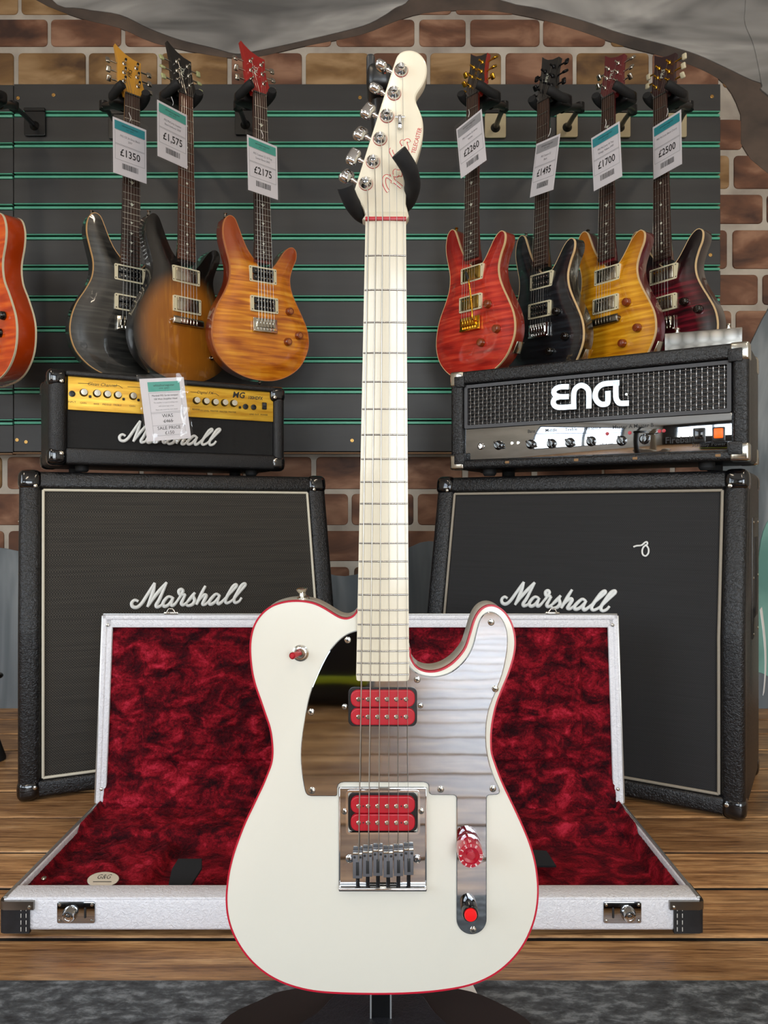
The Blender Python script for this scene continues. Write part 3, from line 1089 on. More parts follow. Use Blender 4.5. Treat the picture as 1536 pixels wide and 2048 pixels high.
def script_logo(par, cx, cz, width, y, m, tilt=0.0):
    """raised white script word made of brush strokes, as one badge"""
    k = width / 850.0
    V, Fc = [], []
    parts = []
    for st in MS:
        pts = []
        for (x, yy) in cyc(st, 5, False):
            X = (x - 878) * k
            Z = -(yy - 0.078 * (x - 560) - 480) * k * 0.88
            pts.append((cx + X, y - 0.002 - tilt * 0, cz + Z))
        thick = [0.0041 * width / 0.285 * (0.82 + 0.3 * math.sin(PI * i / (len(pts) - 1))) for i in range(len(pts))]
        parts.append((pts, thick))
    objs = [tube('script_logo', p, t, m, None, 8, flat=0.003) for p, t in parts]
    bm = bmesh.new()
    for o in objs:
        bm.from_mesh(o.data)
        bpy.data.objects.remove(o)
    me = bpy.data.meshes.new('script_logo')
    bm.to_mesh(me)
    bm.free()
    return fin('script_logo', me, m, par, 60)


logo_white = mat('white logo plastic', 'dfe0dc', 0.4)


# ------------------------------------------------------------------ loudspeaker cabinets
def angled(x0, x1, prof, m, name, par, bev, seg=3):
    """prism between x0 and x1 with a (y, z) side profile, all edges rounded"""
    bm = bmesh.new()
    a = [bm.verts.new((x0, y, z)) for y, z in prof]
    b = [bm.verts.new((x1, y, z)) for y, z in prof]
    bm.faces.new(a)
    bm.faces.new(b[::-1])
    n = len(prof)
    for i in range(n):
        bm.faces.new((a[i], b[i], b[(i + 1) % n], a[(i + 1) % n]))
    bmesh.ops.recalc_face_normals(bm, faces=bm.faces)
    if bev:
        bmesh.ops.bevel(bm, geom=list(bm.edges), offset=bev, segments=seg, profile=0.5, affect='EDGES')
    me = bpy.data.meshes.new(name)
    bm.to_mesh(me)
    bm.free()
    return fin(name, me, m, par, 40)


def cabinet(label, loc, yaw, Wd, H, D, s, hc, cloth, pipe, logo_x, logo_z, side, body_m):
    c = thing('speaker_cabinet', label, 'speaker cabinet', loc, yaw, group='tall guitar speaker cabinets')
    hw = Wd / 2
    rec = 0.02
    angled(-hw, hw, [(rec, 0.012), (rec, hc), (s + rec, H), (D, H), (D, 0.012)], body_m, 'body', c, 0.012)
    st = 0.05
    fr = 0.0155
    for sx in (-1, 1):
        x0, x1 = (-hw, -hw + st) if sx < 0 else (hw - st, hw)
        angled(x0, x1, [(0, 0.004), (0, hc), (s, H), (s + .06, H), (0.06, hc), (0.06, 0.004)], body_m, 'frame_stile', c, fr, 4)
    angled(-hw + st - .01, hw - st + .01, [(0, 0.006), (0, 0.045), (0.03, 0.045), (0.03, 0.006)], body_m, 'frame_rail', c, 0.008)
    sl = s / (H - hc)
    y1 = s - sl * 0.042
    angled(-hw + st - .01, hw - st + .01, [(y1, H - .042), (s, H - .001), (s + .05, H - .001), (y1 + .05, H - .042)], body_m, 'frame_rail', c, 0.01)
    # grille cloth: lower upright and upper slanted panel
    gx = hw - st
    angled(-gx, gx, [(0.012, 0.04), (0.012, hc), (0.012 + sl * (H - .04 - hc), H - .04), (0.03 + sl * (H - .04 - hc), H - .04), (0.03, hc), (0.03, 0.04)], cloth, 'grille_cloth', c, 0)
    yp = 0.0085
    zt = H - .046
    yt = yp + sl * (zt - hc)
    g2 = gx - .003
    for pth in ([(-g2, yp, .049), (-g2, yp, hc), (-g2, yt, zt)], [(g2, yp, .049), (g2, yp, hc), (g2, yt, zt)], [(-g2, yp, .049), (g2, yp, .049)], [(-g2, yt, zt), (g2, yt, zt)]):
        tube('piping', pth, 0.0036, pipe, c, 8)
    yl = 0.012 + sl * max(0, logo_z - hc)
    lg = script_logo(c, 0, 0, 0.285, 0, logo_white)
    lg.location = (logo_x, yl, logo_z)
    lg.rotation_euler = (-math.atan(sl), 0, 0) if logo_z > hc else (0, 0, 0)
    # moulded corners with screws
    for sx in (-1, 1):
        for top_ in (0, 1):
            y0 = s if top_ else 0
            cz = H - .0245 if top_ else 0.024
            k = rbox('corner_guard', (sx * (hw - .024), y0 + .026 - (0.009 if top_ else 0), cz), (0.054, 0.058, 0.05), 0.017, blackgl, c, 4, Matrix.Rotation(-math.atan(s / (H - hc)) if top_ else 0, 3, 'X'))
            lathe('screw', [(0.005, 0), (0.0045, 0.0015), (0.002, 0.0025)], nickel, k, (sx * (hw - .036), y0 - (.0135 if top_ else .0025), cz + (-.012 if top_ else .008)), 12)
            k2 = rbox('corner_guard', (sx * (hw - .024), D - .026, cz), (0.054, 0.058, 0.05), 0.017, blackgl, c, 4)
    # side handles (recessed plate with a dark slot)
    for sx in (-1, 1):
        z0, z1 = 0.37, 0.655
        X = sx * hw
        yc = D * 0.5 + .045
        hd = rbox('side_handle', (X, yc, (z0 + z1) / 2), (0.006, 0.135, z1 - z0), 0.0025, mat('worn metal plate', '3d3b38', 0.4, 0.7), c, 2)
        rbox('hand_slot', (X + sx * 0.0022, yc, (z0 + z1) / 2), (0.004, 0.085, 0.19), 0.0015, ink, hd, 2)
        tube('grip', [(X - sx * .002, yc, z0 + .06), (X - sx * .001, yc, z0 + .09), (X - sx * .001, yc, z1 - .09), (X - sx * .002, yc, z1 - .06)], 0.007, blackp, hd, 10)
        for yy in (-.058, .058):
            for zz in (z0 + .012, (z0 + z1) / 2, z1 - .012):
                lathe('screw', [(0.004, 0), (0.003, 0.0015)], nickel, hd, (X + sx * .003, yc + yy, zz), 10, axis=(sx, 0, 0))
    return c


cabL = cabinet('black speaker cabinet with brownish grille under the gold panel amplifier', (-0.484, 1.872, 0), 24.1, .774, .766, .365, .087, .395, cloth_brown, mat('yellowed white piping', 'cfc8b4', 0.5), 0.005, 0.458, -1, tolex_black)
cabR = cabinet('black speaker cabinet with plain black grille under the metal mesh amplifier', (0.442, 1.807, 0), -30.8, .774, .762, .365, .074, .395, cloth_black, mat('worn beige piping', '8f8677', 0.6), -0.035, 0.458, 1, tolex_black)

# a loop of white cord caught on the right grille and a paper tag on its side handle
loop = [(1342, 124), (1365, 116), (1400, 112), (1425, 92), (1440, 88), (1442, 105), (1415, 125), (1405, 155), (1412, 182), (1432, 190), (1450, 170), (1452, 140), (1440, 118), (1425, 110)]
RM = Matrix.Rotation(RAD(-30.8), 3, 'Z')
RMi = RM.inverted()


def on_cab(px, py, y_off):
    """pixel ray onto the slanted upper grille of the right cabinet"""
    o = RMi @ (Vector((0, 0, CAMH)) - cabR.location)
    d = RMi @ (W(px, py, 1.0) - Vector((0, 0, CAMH)))
    sl = .074 / .367
    t = (0.012 - y_off + sl * (o.z - .395) - o.y) / (d.y - sl * d.z)
    return o + d * t


cord = tube('cord_loop', cyc([tuple(on_cab(900 + x / 3.657, 1060 + y / 3.657, .003)) for x, y in loop], 4, False), 0.0022, logo_white, None, 8)
cord.location = cabR.location
cord.rotation_euler = (0, 0, RAD(-30.8))
tag(cord, 'small loop of white cord stuck on the black grille', 'cord')
pt = []
for k in range(9):
    t = k / 8
    pt.append([(.387 + .016 + .010 * math.sin(t * 2.5), .18 + w * (1 - .25 * t), .44 - .2 * t) for w in (-.012, .045)])
V = [p for r in pt for p in r] + [(p[0] + .0008, p[1], p[2]) for r in pt for p in r]
Fc = [(2 * k, 2 * k + 1, 2 * k + 3, 2 * k + 2) for k in range(8)] + [(18 + 2 * k, 18 + 2 * k + 1, 18 + 2 * k + 3, 18 + 2 * k + 2) for k in range(8)]
Fc += [(2 * k, 2 * k + 2, 2 * k + 20, 2 * k + 18) for k in range(8)] + [(2 * k + 1, 2 * k + 3, 2 * k + 21, 2 * k + 19) for k in range(8)] + [(0, 1, 19, 18), (16, 17, 35, 34)]
pp = M('paper_tag', V, Fc, white, None, 60)
pp.location = cabR.location
pp.rotation_euler = (0, 0, RAD(-30.8))
tag(pp, 'curled white paper tag hanging from the side handle of the right cabinet', 'paper tag')

# ------------------------------------------------------------------ amplifier heads


def head_shell(a, Wd, H, D, ml, mr, zt, zb, m, bev, rec=0.016):
    hw = Wd / 2
    rbox('body', (0, D / 2 + rec / 2, H / 2), (Wd - .001, D - rec, H), bev, m, a, 4)
    rbox('front_stile', (-hw + ml / 2, 0.025, H / 2), (ml, 0.05, H), min(bev, ml * .4), m, a, 4)
    rbox('front_stile', (hw - mr / 2, 0.025, H / 2), (mr, 0.05, H), min(bev, mr * .4), m, a, 4)
    rbox('front_rail', ((ml - mr) / 2, 0.025, (H + zt) / 2), (Wd - ml - mr + .012, 0.05, H - zt), min(.006, (H - zt) * .4), m, a, 3)
    rbox('front_rail', ((ml - mr) / 2, 0.025, zb / 2), (Wd - ml - mr + .012, 0.05, zb), min(.008, zb * .4), m, a, 3)


MW, MH, MD = .603, .23, .25
mg = thing('amplifier_head', 'black amplifier head with gold control panel and white script on the left cabinet', 'amplifier', (-0.540, 1.941, .7825), 28.4, group='amplifier heads')
MLx, MRx = .045, .032
head_shell(mg, MW, MH, MD, MLx, MRx, .215, .042, tolex_fine, .018)
x0, x1 = -MW / 2 + MLx, MW / 2 - MRx
goldm = NT('brushed gold panel')
v = goldm.coord((12, 12, 90))
nz = goldm.n('TexNoise', i_Scale=1.0, i_Detail=4)
goldm.l(v, nz.inputs['Vector'])
goldm.l(goldm.ramp(nz.outputs[0], [(0.3, 'c98f1c'), (0.7, 'f2c544')]), goldm.b.inputs['Base Color'])
goldm.set(Metallic=0.35, Roughness=0.38)
rbox('grille', ((x0 + x1) / 2, .02, .09), (x1 - x0 + .004, .012, .10), 0, clothmat('fine black grille', '0b0b0b', '191818', 500), mg, smooth=0)
pan = rbox('gold_panel', ((x0 + x1) / 2, .014, .175), (x1 - x0, .012, .082), .001, goldm.m, mg)
PZ0, PZ1 = .134, .216
PY = .008


def MP(px, py):
    """pixel of the amplifier photo (540x240 crop scale) onto the panel: fractions along and down"""
    o = Vector((0, 0, CAMH)) - Vector(mg.location)
    R_ = Matrix.Rotation(RAD(28.4), 3, 'Z').inverted()
    o = R_ @ o
    d = R_ @ (W(px, py, 1.0) - Vector((0, 0, CAMH)))
    t = (PY - o.y) / d.y
    p = o + d * t
    return p.x, p.z


C8 = lambda x, y: MP(120 + x / 3.339, 740 + y / 3.339)
knobtop = mat('spun aluminium', 'd9d4c6', 0.25, 0.9)
for (x, y) in [(158, 151), (246, 157), (315, 163), (385, 168), (487, 175), (570, 182), (640, 187), (910, 204), (973, 210), (1034, 216), (1097, 219), (1158, 223)]:
    X, Z = C8(x, y)
    kb = lathe('knob', [(0.0098, 0), (0.0095, 0.004), (0.0075, 0.008), (0.0074, 0.012)], blackp, pan, (X, PY, Z), 20)
    lathe('knob_cap', [(0.0076, 0.012), (0.0074, 0.0128), (0.001, 0.013)], knobtop, kb, (X, PY, Z), 20)
    text('knob_legend', '.  .  .', 0.006, ink, pan, (X, PY - .0004, Z - .0135))
for (x, y) in [(80, 159), (1238, 245), (1292, 249)]:
    X, Z = C8(x, y)
    lathe('jack_socket', [(0.0075, 0), (0.0075, 0.003), (0.0045, 0.0035), (0.0042, 0.001)], blackp, pan, (X, PY, Z), 18)
for (x, y) in [(200, 178), (424, 195), (523, 201), (1200, 250)]:
    X, Z = C8(x, y)
    rbox('push_button', (X, PY - .002, Z), (.006, .006, .006), .001, blackp, pan, 1)
X, Z = C8(1363, 241)
sw_ = rbox('power_switch', (X, PY - .002, Z), (.0125, .006, .019), .001, blackp, pan, 1)
rbox('rocker', (X, PY - .0055, Z + .003), (.0075, .003, .009), .001, mat('switch grey', '2e3033', 0.3), sw_, 1)
for body, x, y, sz in [('INPUT', 80, 214, .0065), ('GAIN', 155, 221, .006), ('BASS', 243, 227, .006), ('MIDDLE', 313, 231, .006), ('TREBLE', 383, 235, .006), ('GAIN', 483, 241, .006), ('REVERB', 908, 264, .006), ('FX LEVEL', 967, 273, .006), ('MASTER', 1031, 275, .006), ('MASTER', 1092, 280, .006), ('MASTER', 1150, 282, .006), ('LINE OUT', 1297, 297, .006), ('POWER', 1363, 300, .006), ('Clean Channel', 280, 99, .0115), ('Digital FX', 968, 152, .0105)]:
    X, Z = C8(x, y)
    text('panel_legend', body, sz, ink, pan, (X, PY - .0004, Z), shear=.3 if body in ('Clean Channel', 'Digital FX') else 0)
X, Z = C8(1206, 170)
text('model_lettering', 'MG', .0225, ink, pan, (X - .006, PY - .0004, Z), bold=.0005, shear=.2)
X, Z = C8(1293, 187)
text('model_lettering', '100HDFX', .0125, ink, pan, (X + .004, PY - .0004, Z), bold=.0003, shear=.2, sx=.8)
for (a, b, c) in [((120, 88), (200, 92), (210, 96)), ((350, 102), (395, 106), (418, 122)), ((450, 112), (520, 115), (540, 118)), ((870, 146), (915, 150), (920, 151)), ((1010, 155), (1040, 158), (1062, 174))]:
    pth = []
    for q in (a, b, c):
        X, Z = C8(*q)
        pth.append((X, PY - .0003, Z))
    tube('panel_line', pth, .0006, ink, pan, 4, flat=.0002)
X0, Z0 = MP(343, 868)
lg = script_logo(mg, 0, 0, .258, 0, logo_white)
lg.location = (X0, .012, Z0)
for sx in (-1, 1):
    for top_ in (0, 1):
        for yy in (0.024, MD - .02):
            cz = MH - .02 if top_ else .02
            k = rbox('corner_guard', (sx * (MW / 2 - .02), yy, cz), (.046, .052, .044), .015, blackgl, mg, 4)
            if yy < .1:
                lathe('screw', [(0.005, 0), (0.0045, 0.0015), (0.002, 0.0025)], nickel, k, (sx * (MW / 2 - .03), -.0018, cz - (.009 if top_ else -.006)), 12)
for sx in (-1, 1):
    for yy in (.05, MD - .05):
        lathe('foot', [(.016, 0), (.016, .012), (.012, .0155)], rubber, mg, (sx * .22, yy, 0), 14, axis=(0, 0, -1))

EW, EH, ED = .725, .26, .235
en = thing('amplifier_head', 'black amplifier head with steel mesh grille and chrome control panel on the right cabinet', 'amplifier', (0.488, 1.828, .781), -31.2, group='amplifier heads')
head_shell(en, EW, EH, ED, .036, .034, .226, .024, tolex_black, .010, .022)
ex0, ex1 = -EW / 2 + .036, EW / 2 - .034
ec = (ex0 + ex1) / 2
rbox('recess', (ec, .03, .125), (ex1 - ex0 + .01, .01, .21), 0, mat('matt black', '0a0a0a', .8), en, smooth=0)
gframe = mat('grey grille frame', '3b3a3c', .45)
go = rrect(ex0 + .002, ex1 - .002, .108, .224, .004, 3)
ring('grille_frame', go, rrect(ex0 + .011, ex1 - .011, .117, .2155, .002, 3), .008, .024, gframe, en)
wirem = mat('steel mesh wire', '8a8886', .3, .9)
gw, gh = ex1 - ex0 - .02, .1
nv, nh = 54, 11
zs = [.117 + (k + .5) * .0985 / nh for k in range(nh)]
xs = [ex0 + .011 + (k + .5) * (gw - .002) / nv for k in range(nv)]
for par_ in (0, 1):
    ph = [(ex0 + .011 + q * (gw - .002) / nv, .0155 + .0014 * (1 if (int(q - .5 + par_) % 2) else -1) * (0 if abs(q % 1 - .5) > .01 else 1), 0) for q in np.arange(0, nv + .01, .5)]
    hw_ = tube('mesh_wire', ph, .0013, wirem, en, 5)
    pv = [(0, .0155 - .0014 * (1 if (int(q - .5 + par_) % 2) else -1) * (0 if abs(q % 1 - .5) > .01 else 1), .117 + q * .0985 / nh) for q in np.arange(0, nh + .01, .5)]
    vw_ = tube('mesh_wire', pv, .0013, wirem, en, 5)
    fh = fv = True
    for k, z in enumerate(zs):
        if k % 2 == par_:
            (hw_ if fh else copy(hw_, en)).location = (0, 0, z)
            fh = False
    for k, x in enumerate(xs):
        if k % 2 == par_:
            (vw_ if fv else copy(vw_, en)).location = (x, 0, 0)
            fv = False
EPY = .011
epan = rbox('chrome_panel', (ec, EPY + .006, .066), (ex1 - ex0 - .002, .012, .082), .0008, mir, en)
Ri = Matrix.Rotation(RAD(-31.2), 3, 'Z').inverted()


def EP(px, py, y=EPY):
    o = Ri @ (Vector((0, 0, CAMH)) - Vector(en.location))
    d = Ri @ (W(px, py, 1.0) - Vector((0, 0, CAMH)))
    p = o + d * ((y - o.y) / d.y)
    return p.x, p.z


C9 = lambda x, y: EP(900 + x / 2.518, 810 + y / 2.518)
for (x, y) in [(245, 203), (408, 198), (512, 195), (605, 190), (712, 183), (865, 180), (980, 172)]:
    X, Z = C9(x, y)
    kb = lathe('knob', [(0.0125, 0), (0.012, 0.003), (0.0085, 0.005), (0.0082, 0.014), (0.007, 0.015)], blackgl, epan, (X, EPY, Z), 20)
    rbox('pointer', (X, EPY - .011, Z), (.0055, .01, .024), .002, blackgl, kb, 2, Matrix.Rotation(random.uniform(-1, 1), 3, 'Y'))
X, Z = C9(155, 208)
lathe('jack_socket', [(0.009, 0), (0.009, 0.002), (0.0065, 0.004), (0.006, 0.006), (0.0035, 0.0062), (0.003, 0.002)], chrome, epan, (X, EPY, Z), 20)
for (x, y) in [(312, 193), (343, 191), (792, 145), (905, 140), (1055, 132), (1077, 130)]:
    X, Z = C9(x, y)
    lathe('indicator', [(0.0045, 0), (0.004, 0.002), (0.0022, 0.0022)], nickel if x < 700 else redp, epan, (X, EPY, Z), 12)
for body, x, y, sz in [('Bass', 410, 133, .0115), ('Middle', 510, 127, .0115), ('Treble', 610, 123, .0115), ('Presence', 718, 117, .0115), ('Master A', 868, 110, .0125), ('Master B', 975, 104, .0125), ('Fireball', 1153, 177, .021), ('Standby', 1262, 200, .0115), ('Power', 1353, 196, .0115), ('Ultra Gain', 790, 195, .0075)]:
    X, Z = C9(x, y)
    text('panel_legend', body, sz, ink, epan, (X, EPY - .0004, Z), bold=.0003 if body == 'Fireball' else .0001)
for (x, y, m_) in [(1256, 153, blackgl), (1354, 148, mat('lit orange switch', 'ff5a08', .4, emit=1.0))]:
    X, Z = C9(x, y)
    s_ = rbox('rocker_switch', (X, EPY - .002, Z), (.026, .008, .033), .002, blackp, epan, 2)
    rbox('rocker', (X, EPY - .007, Z + .002), (.019, .006, .022), .002, m_, s_, 2)
# raised metal logo
logo_m = mat('polished logo metal', 'c3cbd0', .28, 1.0)
EL = [[(505, 218), (400, 220), (335, 245), (312, 290), (340, 330), (400, 345), (505, 342)], [(400, 345), (330, 365), (305, 415), (325, 460), (390, 482), (568, 470)],
      [(568, 505), (566, 330), (585, 250), (640, 205), (690, 205), (740, 240), (760, 300), (760, 495)],
      [(1150, 168), (980, 178), (905, 205), (855, 265), (842, 340), (865, 400), (915, 440), (970, 440), (1002, 415), (1003, 272)], [(1106, 150), (1106, 340), (1125, 400), (1165, 430), (1272, 427)]]
objs = []
for st in EL:
    pts = []
    for (x, y) in cyc(st, 4, False):
        X, Z = EP(1060 + x / 6.4, 740 + y / 6.4, .004)
        pts.append((X, .002, Z))
    V, Fc = [], []
    n = len(pts)
    hwid = .0078
    for i in range(n):
        a, b = Vector(pts[max(i - 1, 0)]), Vector(pts[min(i + 1, n - 1)])
        t = (b - a).normalized()
        nr = Vector((-t.z, 0, t.x)) * hwid
        p = Vector(pts[i])
        for q, yy in ((p + nr, 0), (p + nr * .8, -.003), (p - nr * .8, -.003), (p - nr, 0), (p, .002)):
            V.append((q.x, q.y + yy, q.z))
    for i in range(n - 1):
        for k in range(5):
            Fc.append((i * 5 + k, i * 5 + (k + 1) % 5, (i + 1) * 5 + (k + 1) % 5, (i + 1) * 5 + k))
    Fc += [(0, 1, 2, 3, 4), tuple((n - 1) * 5 + k for k in range(5))]
    objs.append(M('metal_logo', V, Fc, None, None, 30))
bm = bmesh.new()
for o in objs:
    bm.from_mesh(o.data)
    bpy.data.objects.remove(o)
me = bpy.data.meshes.new('metal_logo')
bm.to_mesh(me)
bm.free()
lg = fin('metal_logo', me, logo_m, en, 30)
for k, x in enumerate((-.06, .07)):
    lathe('logo_stud', [(.003, 0), (.003, .012)], nickel, lg, (x + .03, .014, .165), 8)
for sx in (-1, 1):
    for top_ in (0, 1):
        for yy in (0.022, ED - .02):
            cz = EH - .019 if top_ else .019
            k = rbox('metal_corner', (sx * (EW / 2 - .019), yy, cz), (.0405, .048, .0405), .006, nickel, en, 3)
            if yy < .1:
                rbox('corner_inlay', (sx * (EW / 2 - .027), yy - .012, cz - (.008 if top_ else -.008)), (.03, .0262, .03), .003, tolex_black, k, 2)
for (x, z) in [(-.02, .0135), (.12, .0125), (.30, .012), (-.2, .014)]:
    rbox('worn_spot', (x, .0006, z), (.012, .003, .007), .0012, mat('bare wood wear', '8a6a48', .8), en, 1)
for sx in (-1, 1):
    for yy in (.05, ED - .05):
        lathe('foot', [(.018, 0), (.018, .012), (.014, .0175)], rubber, en, (sx * .27, yy, 0), 14, axis=(0, 0, -1))

# small engine-turned metal pedal on top of the right amplifier
tm = NT('engine turned aluminium')
v = tm.coord((34, 34, 34))
vo = tm.n('TexVoronoi', i_Scale=1.0)
vo.inputs['Randomness'].default_value = 0.0
tm.l(v, vo.inputs['Vector'])
tm.l(tm.ramp(vo.outputs['Distance'], [(0.1, 'b9b7b2'), (0.6, '6e6c68')]), tm.b.inputs['Base Color'])
tm.set(Metallic=.85, Roughness=.3)
pd = thing('effects_pedal', 'silver swirled metal effects pedal on top of the right amplifier', 'pedal', tuple(Vector(en.location) + Matrix.Rotation(RAD(-31.2), 3, 'Z') @ Vector((.255, .09, EH + .0005))), -22)
rbox('case', (0, 0, .022), (.165, .10, .044), .002, tm.m, pd, 2)
for sx in (-1, 1):
    lathe('footswitch', [(.007, 0), (.007, .004), (.004, .005), (.004, .010), (.006, .0105), (.005, .014)], nickel, pd, (sx * .055, -.03, .044), 14, axis=(0, 0, 1))

# ------------------------------------------------------------------ the open guitar case
CX = (0.5 * (12 + 1397) - 768) / FPX * 1.165
case = thing('guitar_case', 'open white guitar case with crimson plush lining behind the white guitar', 'guitar case', (-0.05, 1.165, 0.0))
CW, CD, CB, CT = 1.085, 0.372, 0.016, 0.067
hw = CW / 2


def plush(name):
    t = NT(name)
    v = t.coord((20, 24, 30))
    n1 = t.n('TexNoise', i_Scale=1.0, i_Detail=7, i_Roughness=0.62, i_Distortion=0.7)
    t.l(v, n1.inputs['Vector'])
    v2 = t.coord((230, 230, 230))
    n2 = t.n('TexNoise', i_Scale=1.0, i_Detail=3, i_Distortion=1.0)
    t.l(v2, n2.inputs['Vector'])
    ad = t.n('Math', operation='MULTIPLY_ADD')
    ad.inputs[1].default_value = 0.3
    t.l(n2.outputs[0], ad.inputs[0])
    t.l(n1.outputs[0], ad.inputs[2])
    t.l(t.ramp(ad.outputs[0], [(0.50, '1e0006'), (0.62, '4a020d'), (0.74, '800c1b'), (0.86, 'b02438')]), t.b.inputs['Base Color'])
    t.set(Roughness=0.85, Sheen_Weight=0.5, Sheen_Roughness=0.35)
    t.b.inputs['Sheen Tint'].default_value = lin('c03040')
    t.b.inputs['Specular IOR Level'].default_value = 0.15
    t.bump(ad.outputs[0], 0.9, 0.006)
    return t.m


plushm = plush('crimson crushed plush')


def fuzz(x, y, k=0.0):
    p = Vector((x * 22 + k, y * 22, k))
    a = noise.noise(p) * .6 + abs(noise.noise(p * 2.3 + Vector((noise.noise(p) * 2, 0, 3)))) * .5 + noise.noise(p * 6) * .25
    return a


def heightgrid(name, nx, ny, fn, m, par):
    V, Fc = [], []
    for j in range(ny + 1):
        for i in range(nx + 1):
            V.append(fn(i / nx, j / ny))
    for j in range(ny):
        for i in range(nx):
            a = j * (nx + 1) + i
            Fc.append((a, a + 1, a + nx + 2, a + nx + 1))
    return M(name, V, Fc, m, par, 80)


# base tray: floor and four walls (front wall with a broad top lip)
rbox('tray_bottom', (0, CD / 2, CB + .006), (CW - .004, CD - .004, .012), .003, tolex_white, case)
rbox('tray_front', (0, .02, (CB + CT) / 2), (CW, .04, CT - CB), .006, tolex_white, case, 3)
rbox('tray_rim', (0, .0205, CT - .002), (CW - .002, .040, .007), .003, tolex_white, case, 2)
rbox('tray_back', (0, CD - .006, (CB + CT) / 2 - .008), (CW, .012, CT - CB - .016), .004, tolex_white, case)
for sx in (-1, 1):
    rbox('tray_side', (sx * (hw - .005), CD / 2, (CB + CT) / 2), (.010, CD, CT - CB), .004, tolex_white, case)
    rbox('tray_edge', (sx * (hw - .0035), CD / 2, CT + .001), (.006, CD, .003), .0012, mat('silver valance', 'b9b8b4', .3, .8), case)


def smst(a, b, x):
    t = min(1, max(0, (x - a) / (b - a)))
    return t * t * (3 - 2 * t)


def base_lining(u, v):
    x = -hw + .011 + u * (CW - .022)
    y = .040 + v * (CD - .034)
    z = .058
    bx = smst(0, .012, x + hw - .011) * smst(0, .012, hw - .011 - x)
    body = smst(.03, .05, y - .040) * (1 - smst(.245, .262, y))             # body cavity
    z -= .014 * bx * smst(0.006, .016, y - .04)
    if -.36 < x < .28:
        z -= .018 * smst(-.36, -.33, x) * (1 - smst(.26, .28, x)) * (1 - smst(.25, .262, y))
    if x > .305:
        z -= .022 * smst(.305, .315, x) * (1 - smst(hw - .03, hw - .02, x)) * smst(.055, .065, y) * (1 - smst(.29, .30, y))
    if .15 < x < .33:
        z += .006 * smst(.28, .29, x) * (1 - smst(.3, .306, x))
    z += .013 * smst(.255, .272, y) + .004 * smst(.33, .365, y)
    edge_ = min(u, 1 - u, v, 1 - v)
    z += .0075 * fuzz(x, y) * smst(0, .03, edge_) + .0042 * fuzz(x * 2.6, y * 3.2, 5) * smst(0, .02, edge_) + .0018 * fuzz(x * 6, y * 7, 9)
    return (x, y, max(z, CB + .013))


heightgrid('base_lining', 420, 150, base_lining, plushm, case)
# lid: hinged at the back, leaning slightly past upright
lid = bpy.data.objects.new('lid', None)
link(lid, case)
lid.location = (0, CD - .003, CT + .002)
lid.rotation_euler = (RAD(-6.2), 0, 0)
LH, LT = .385, .05
rbox('lid_shell', (0, LT - .004, LH / 2), (CW, .008, LH), .003, tolex_white, lid, 2)
for sx in (-1, 1):
    rbox('lid_side', (sx * (hw - .006), LT / 2, LH / 2), (.012, LT, LH), .004, tolex_white, lid, 3)
    rbox('lid_edge', (sx * (hw - .001), .004, LH / 2), (.004, .008, LH - .004), .0015, mat('silver valance', 'b9b8b4', .3, .8), lid)
    lathe('rivet', [(.0035, 0), (.003, .0012), (.001, .002)], nickel, lid, (sx * (hw - .013), -.0005, LH - .022), 12)
    lathe('rivet', [(.0035, 0), (.003, .0012), (.001, .002)], nickel, lid, (sx * (hw - .013), -.0005, .03), 12)
    rbox('lid_facing', (sx * (hw - .0125), .006, LH / 2), (.019, .008, LH - .006), .003, tolex_white, lid, 2)
rbox('lid_top', (0, LT / 2, LH - .006), (CW, LT, .012), .004, tolex_white, lid, 3)
rbox('lid_facing', (0, .006, LH - .0165), (CW - .01, .008, .022), .003, tolex_white, lid, 2)
rbox('lid_bottom', (0, LT / 2 + .006, .006), (CW, LT - .012, .012), .004, tolex_white, lid, 3)
rbox('lid_edge', (0, .003, LH + .0005), (CW - .004, .006, .003), .0012, mat('silver valance', 'b9b8b4', .3, .8), lid)


def lid_lining(u, v):
    x = -hw + .018 + u * (CW - .036)
    z = -.012 + v * (LH - .014)
    y = .016
    y -= .006 * smst(.0, .03, LH - .028 - z)
    # raised inner panel with a seam
    inn = smst(-hw + .09, -hw + .095, x) * (1 - smst(hw - .085, hw - .08, x)) * (1 - smst(LH - .068, LH - .064, z)) * smst(.085, .09, z)
    y -= .007 * inn
    y -= .010 * (1 - smst(.0, .07, z)) * 1.2                                     # plush bulges over the hinge
    edge_ = min(u, 1 - u, v * 2, 1 - v)
    y -= .008 * fuzz(x + 9, z, 2) * smst(0, .02, edge_) + .0048 * fuzz(x * 2.6, z * 3.0, 8) + .002 * fuzz(x * 6, z * 7, 3)
    return (x, min(y, LT - .01), z)


heightgrid('lid_lining', 420, 160, lid_lining, plushm, lid)
# latch catches on the lid's upper edge
for px in (342, 1105):
    x = (px - 768) / FPX * 1.575 - case.location.x
    k = rbox('latch_catch', (x, .004, LH + .003), (.03, .012, .005), .0015, nickel, lid, 2)
    tube('catch_loop', [(x - .009, -.002, LH + .004), (x - .004, -.003, LH + .012), (x + .004, -.003, LH + .012), (x + .009, -.002, LH + .004)], .0018, nickel, k, 8)
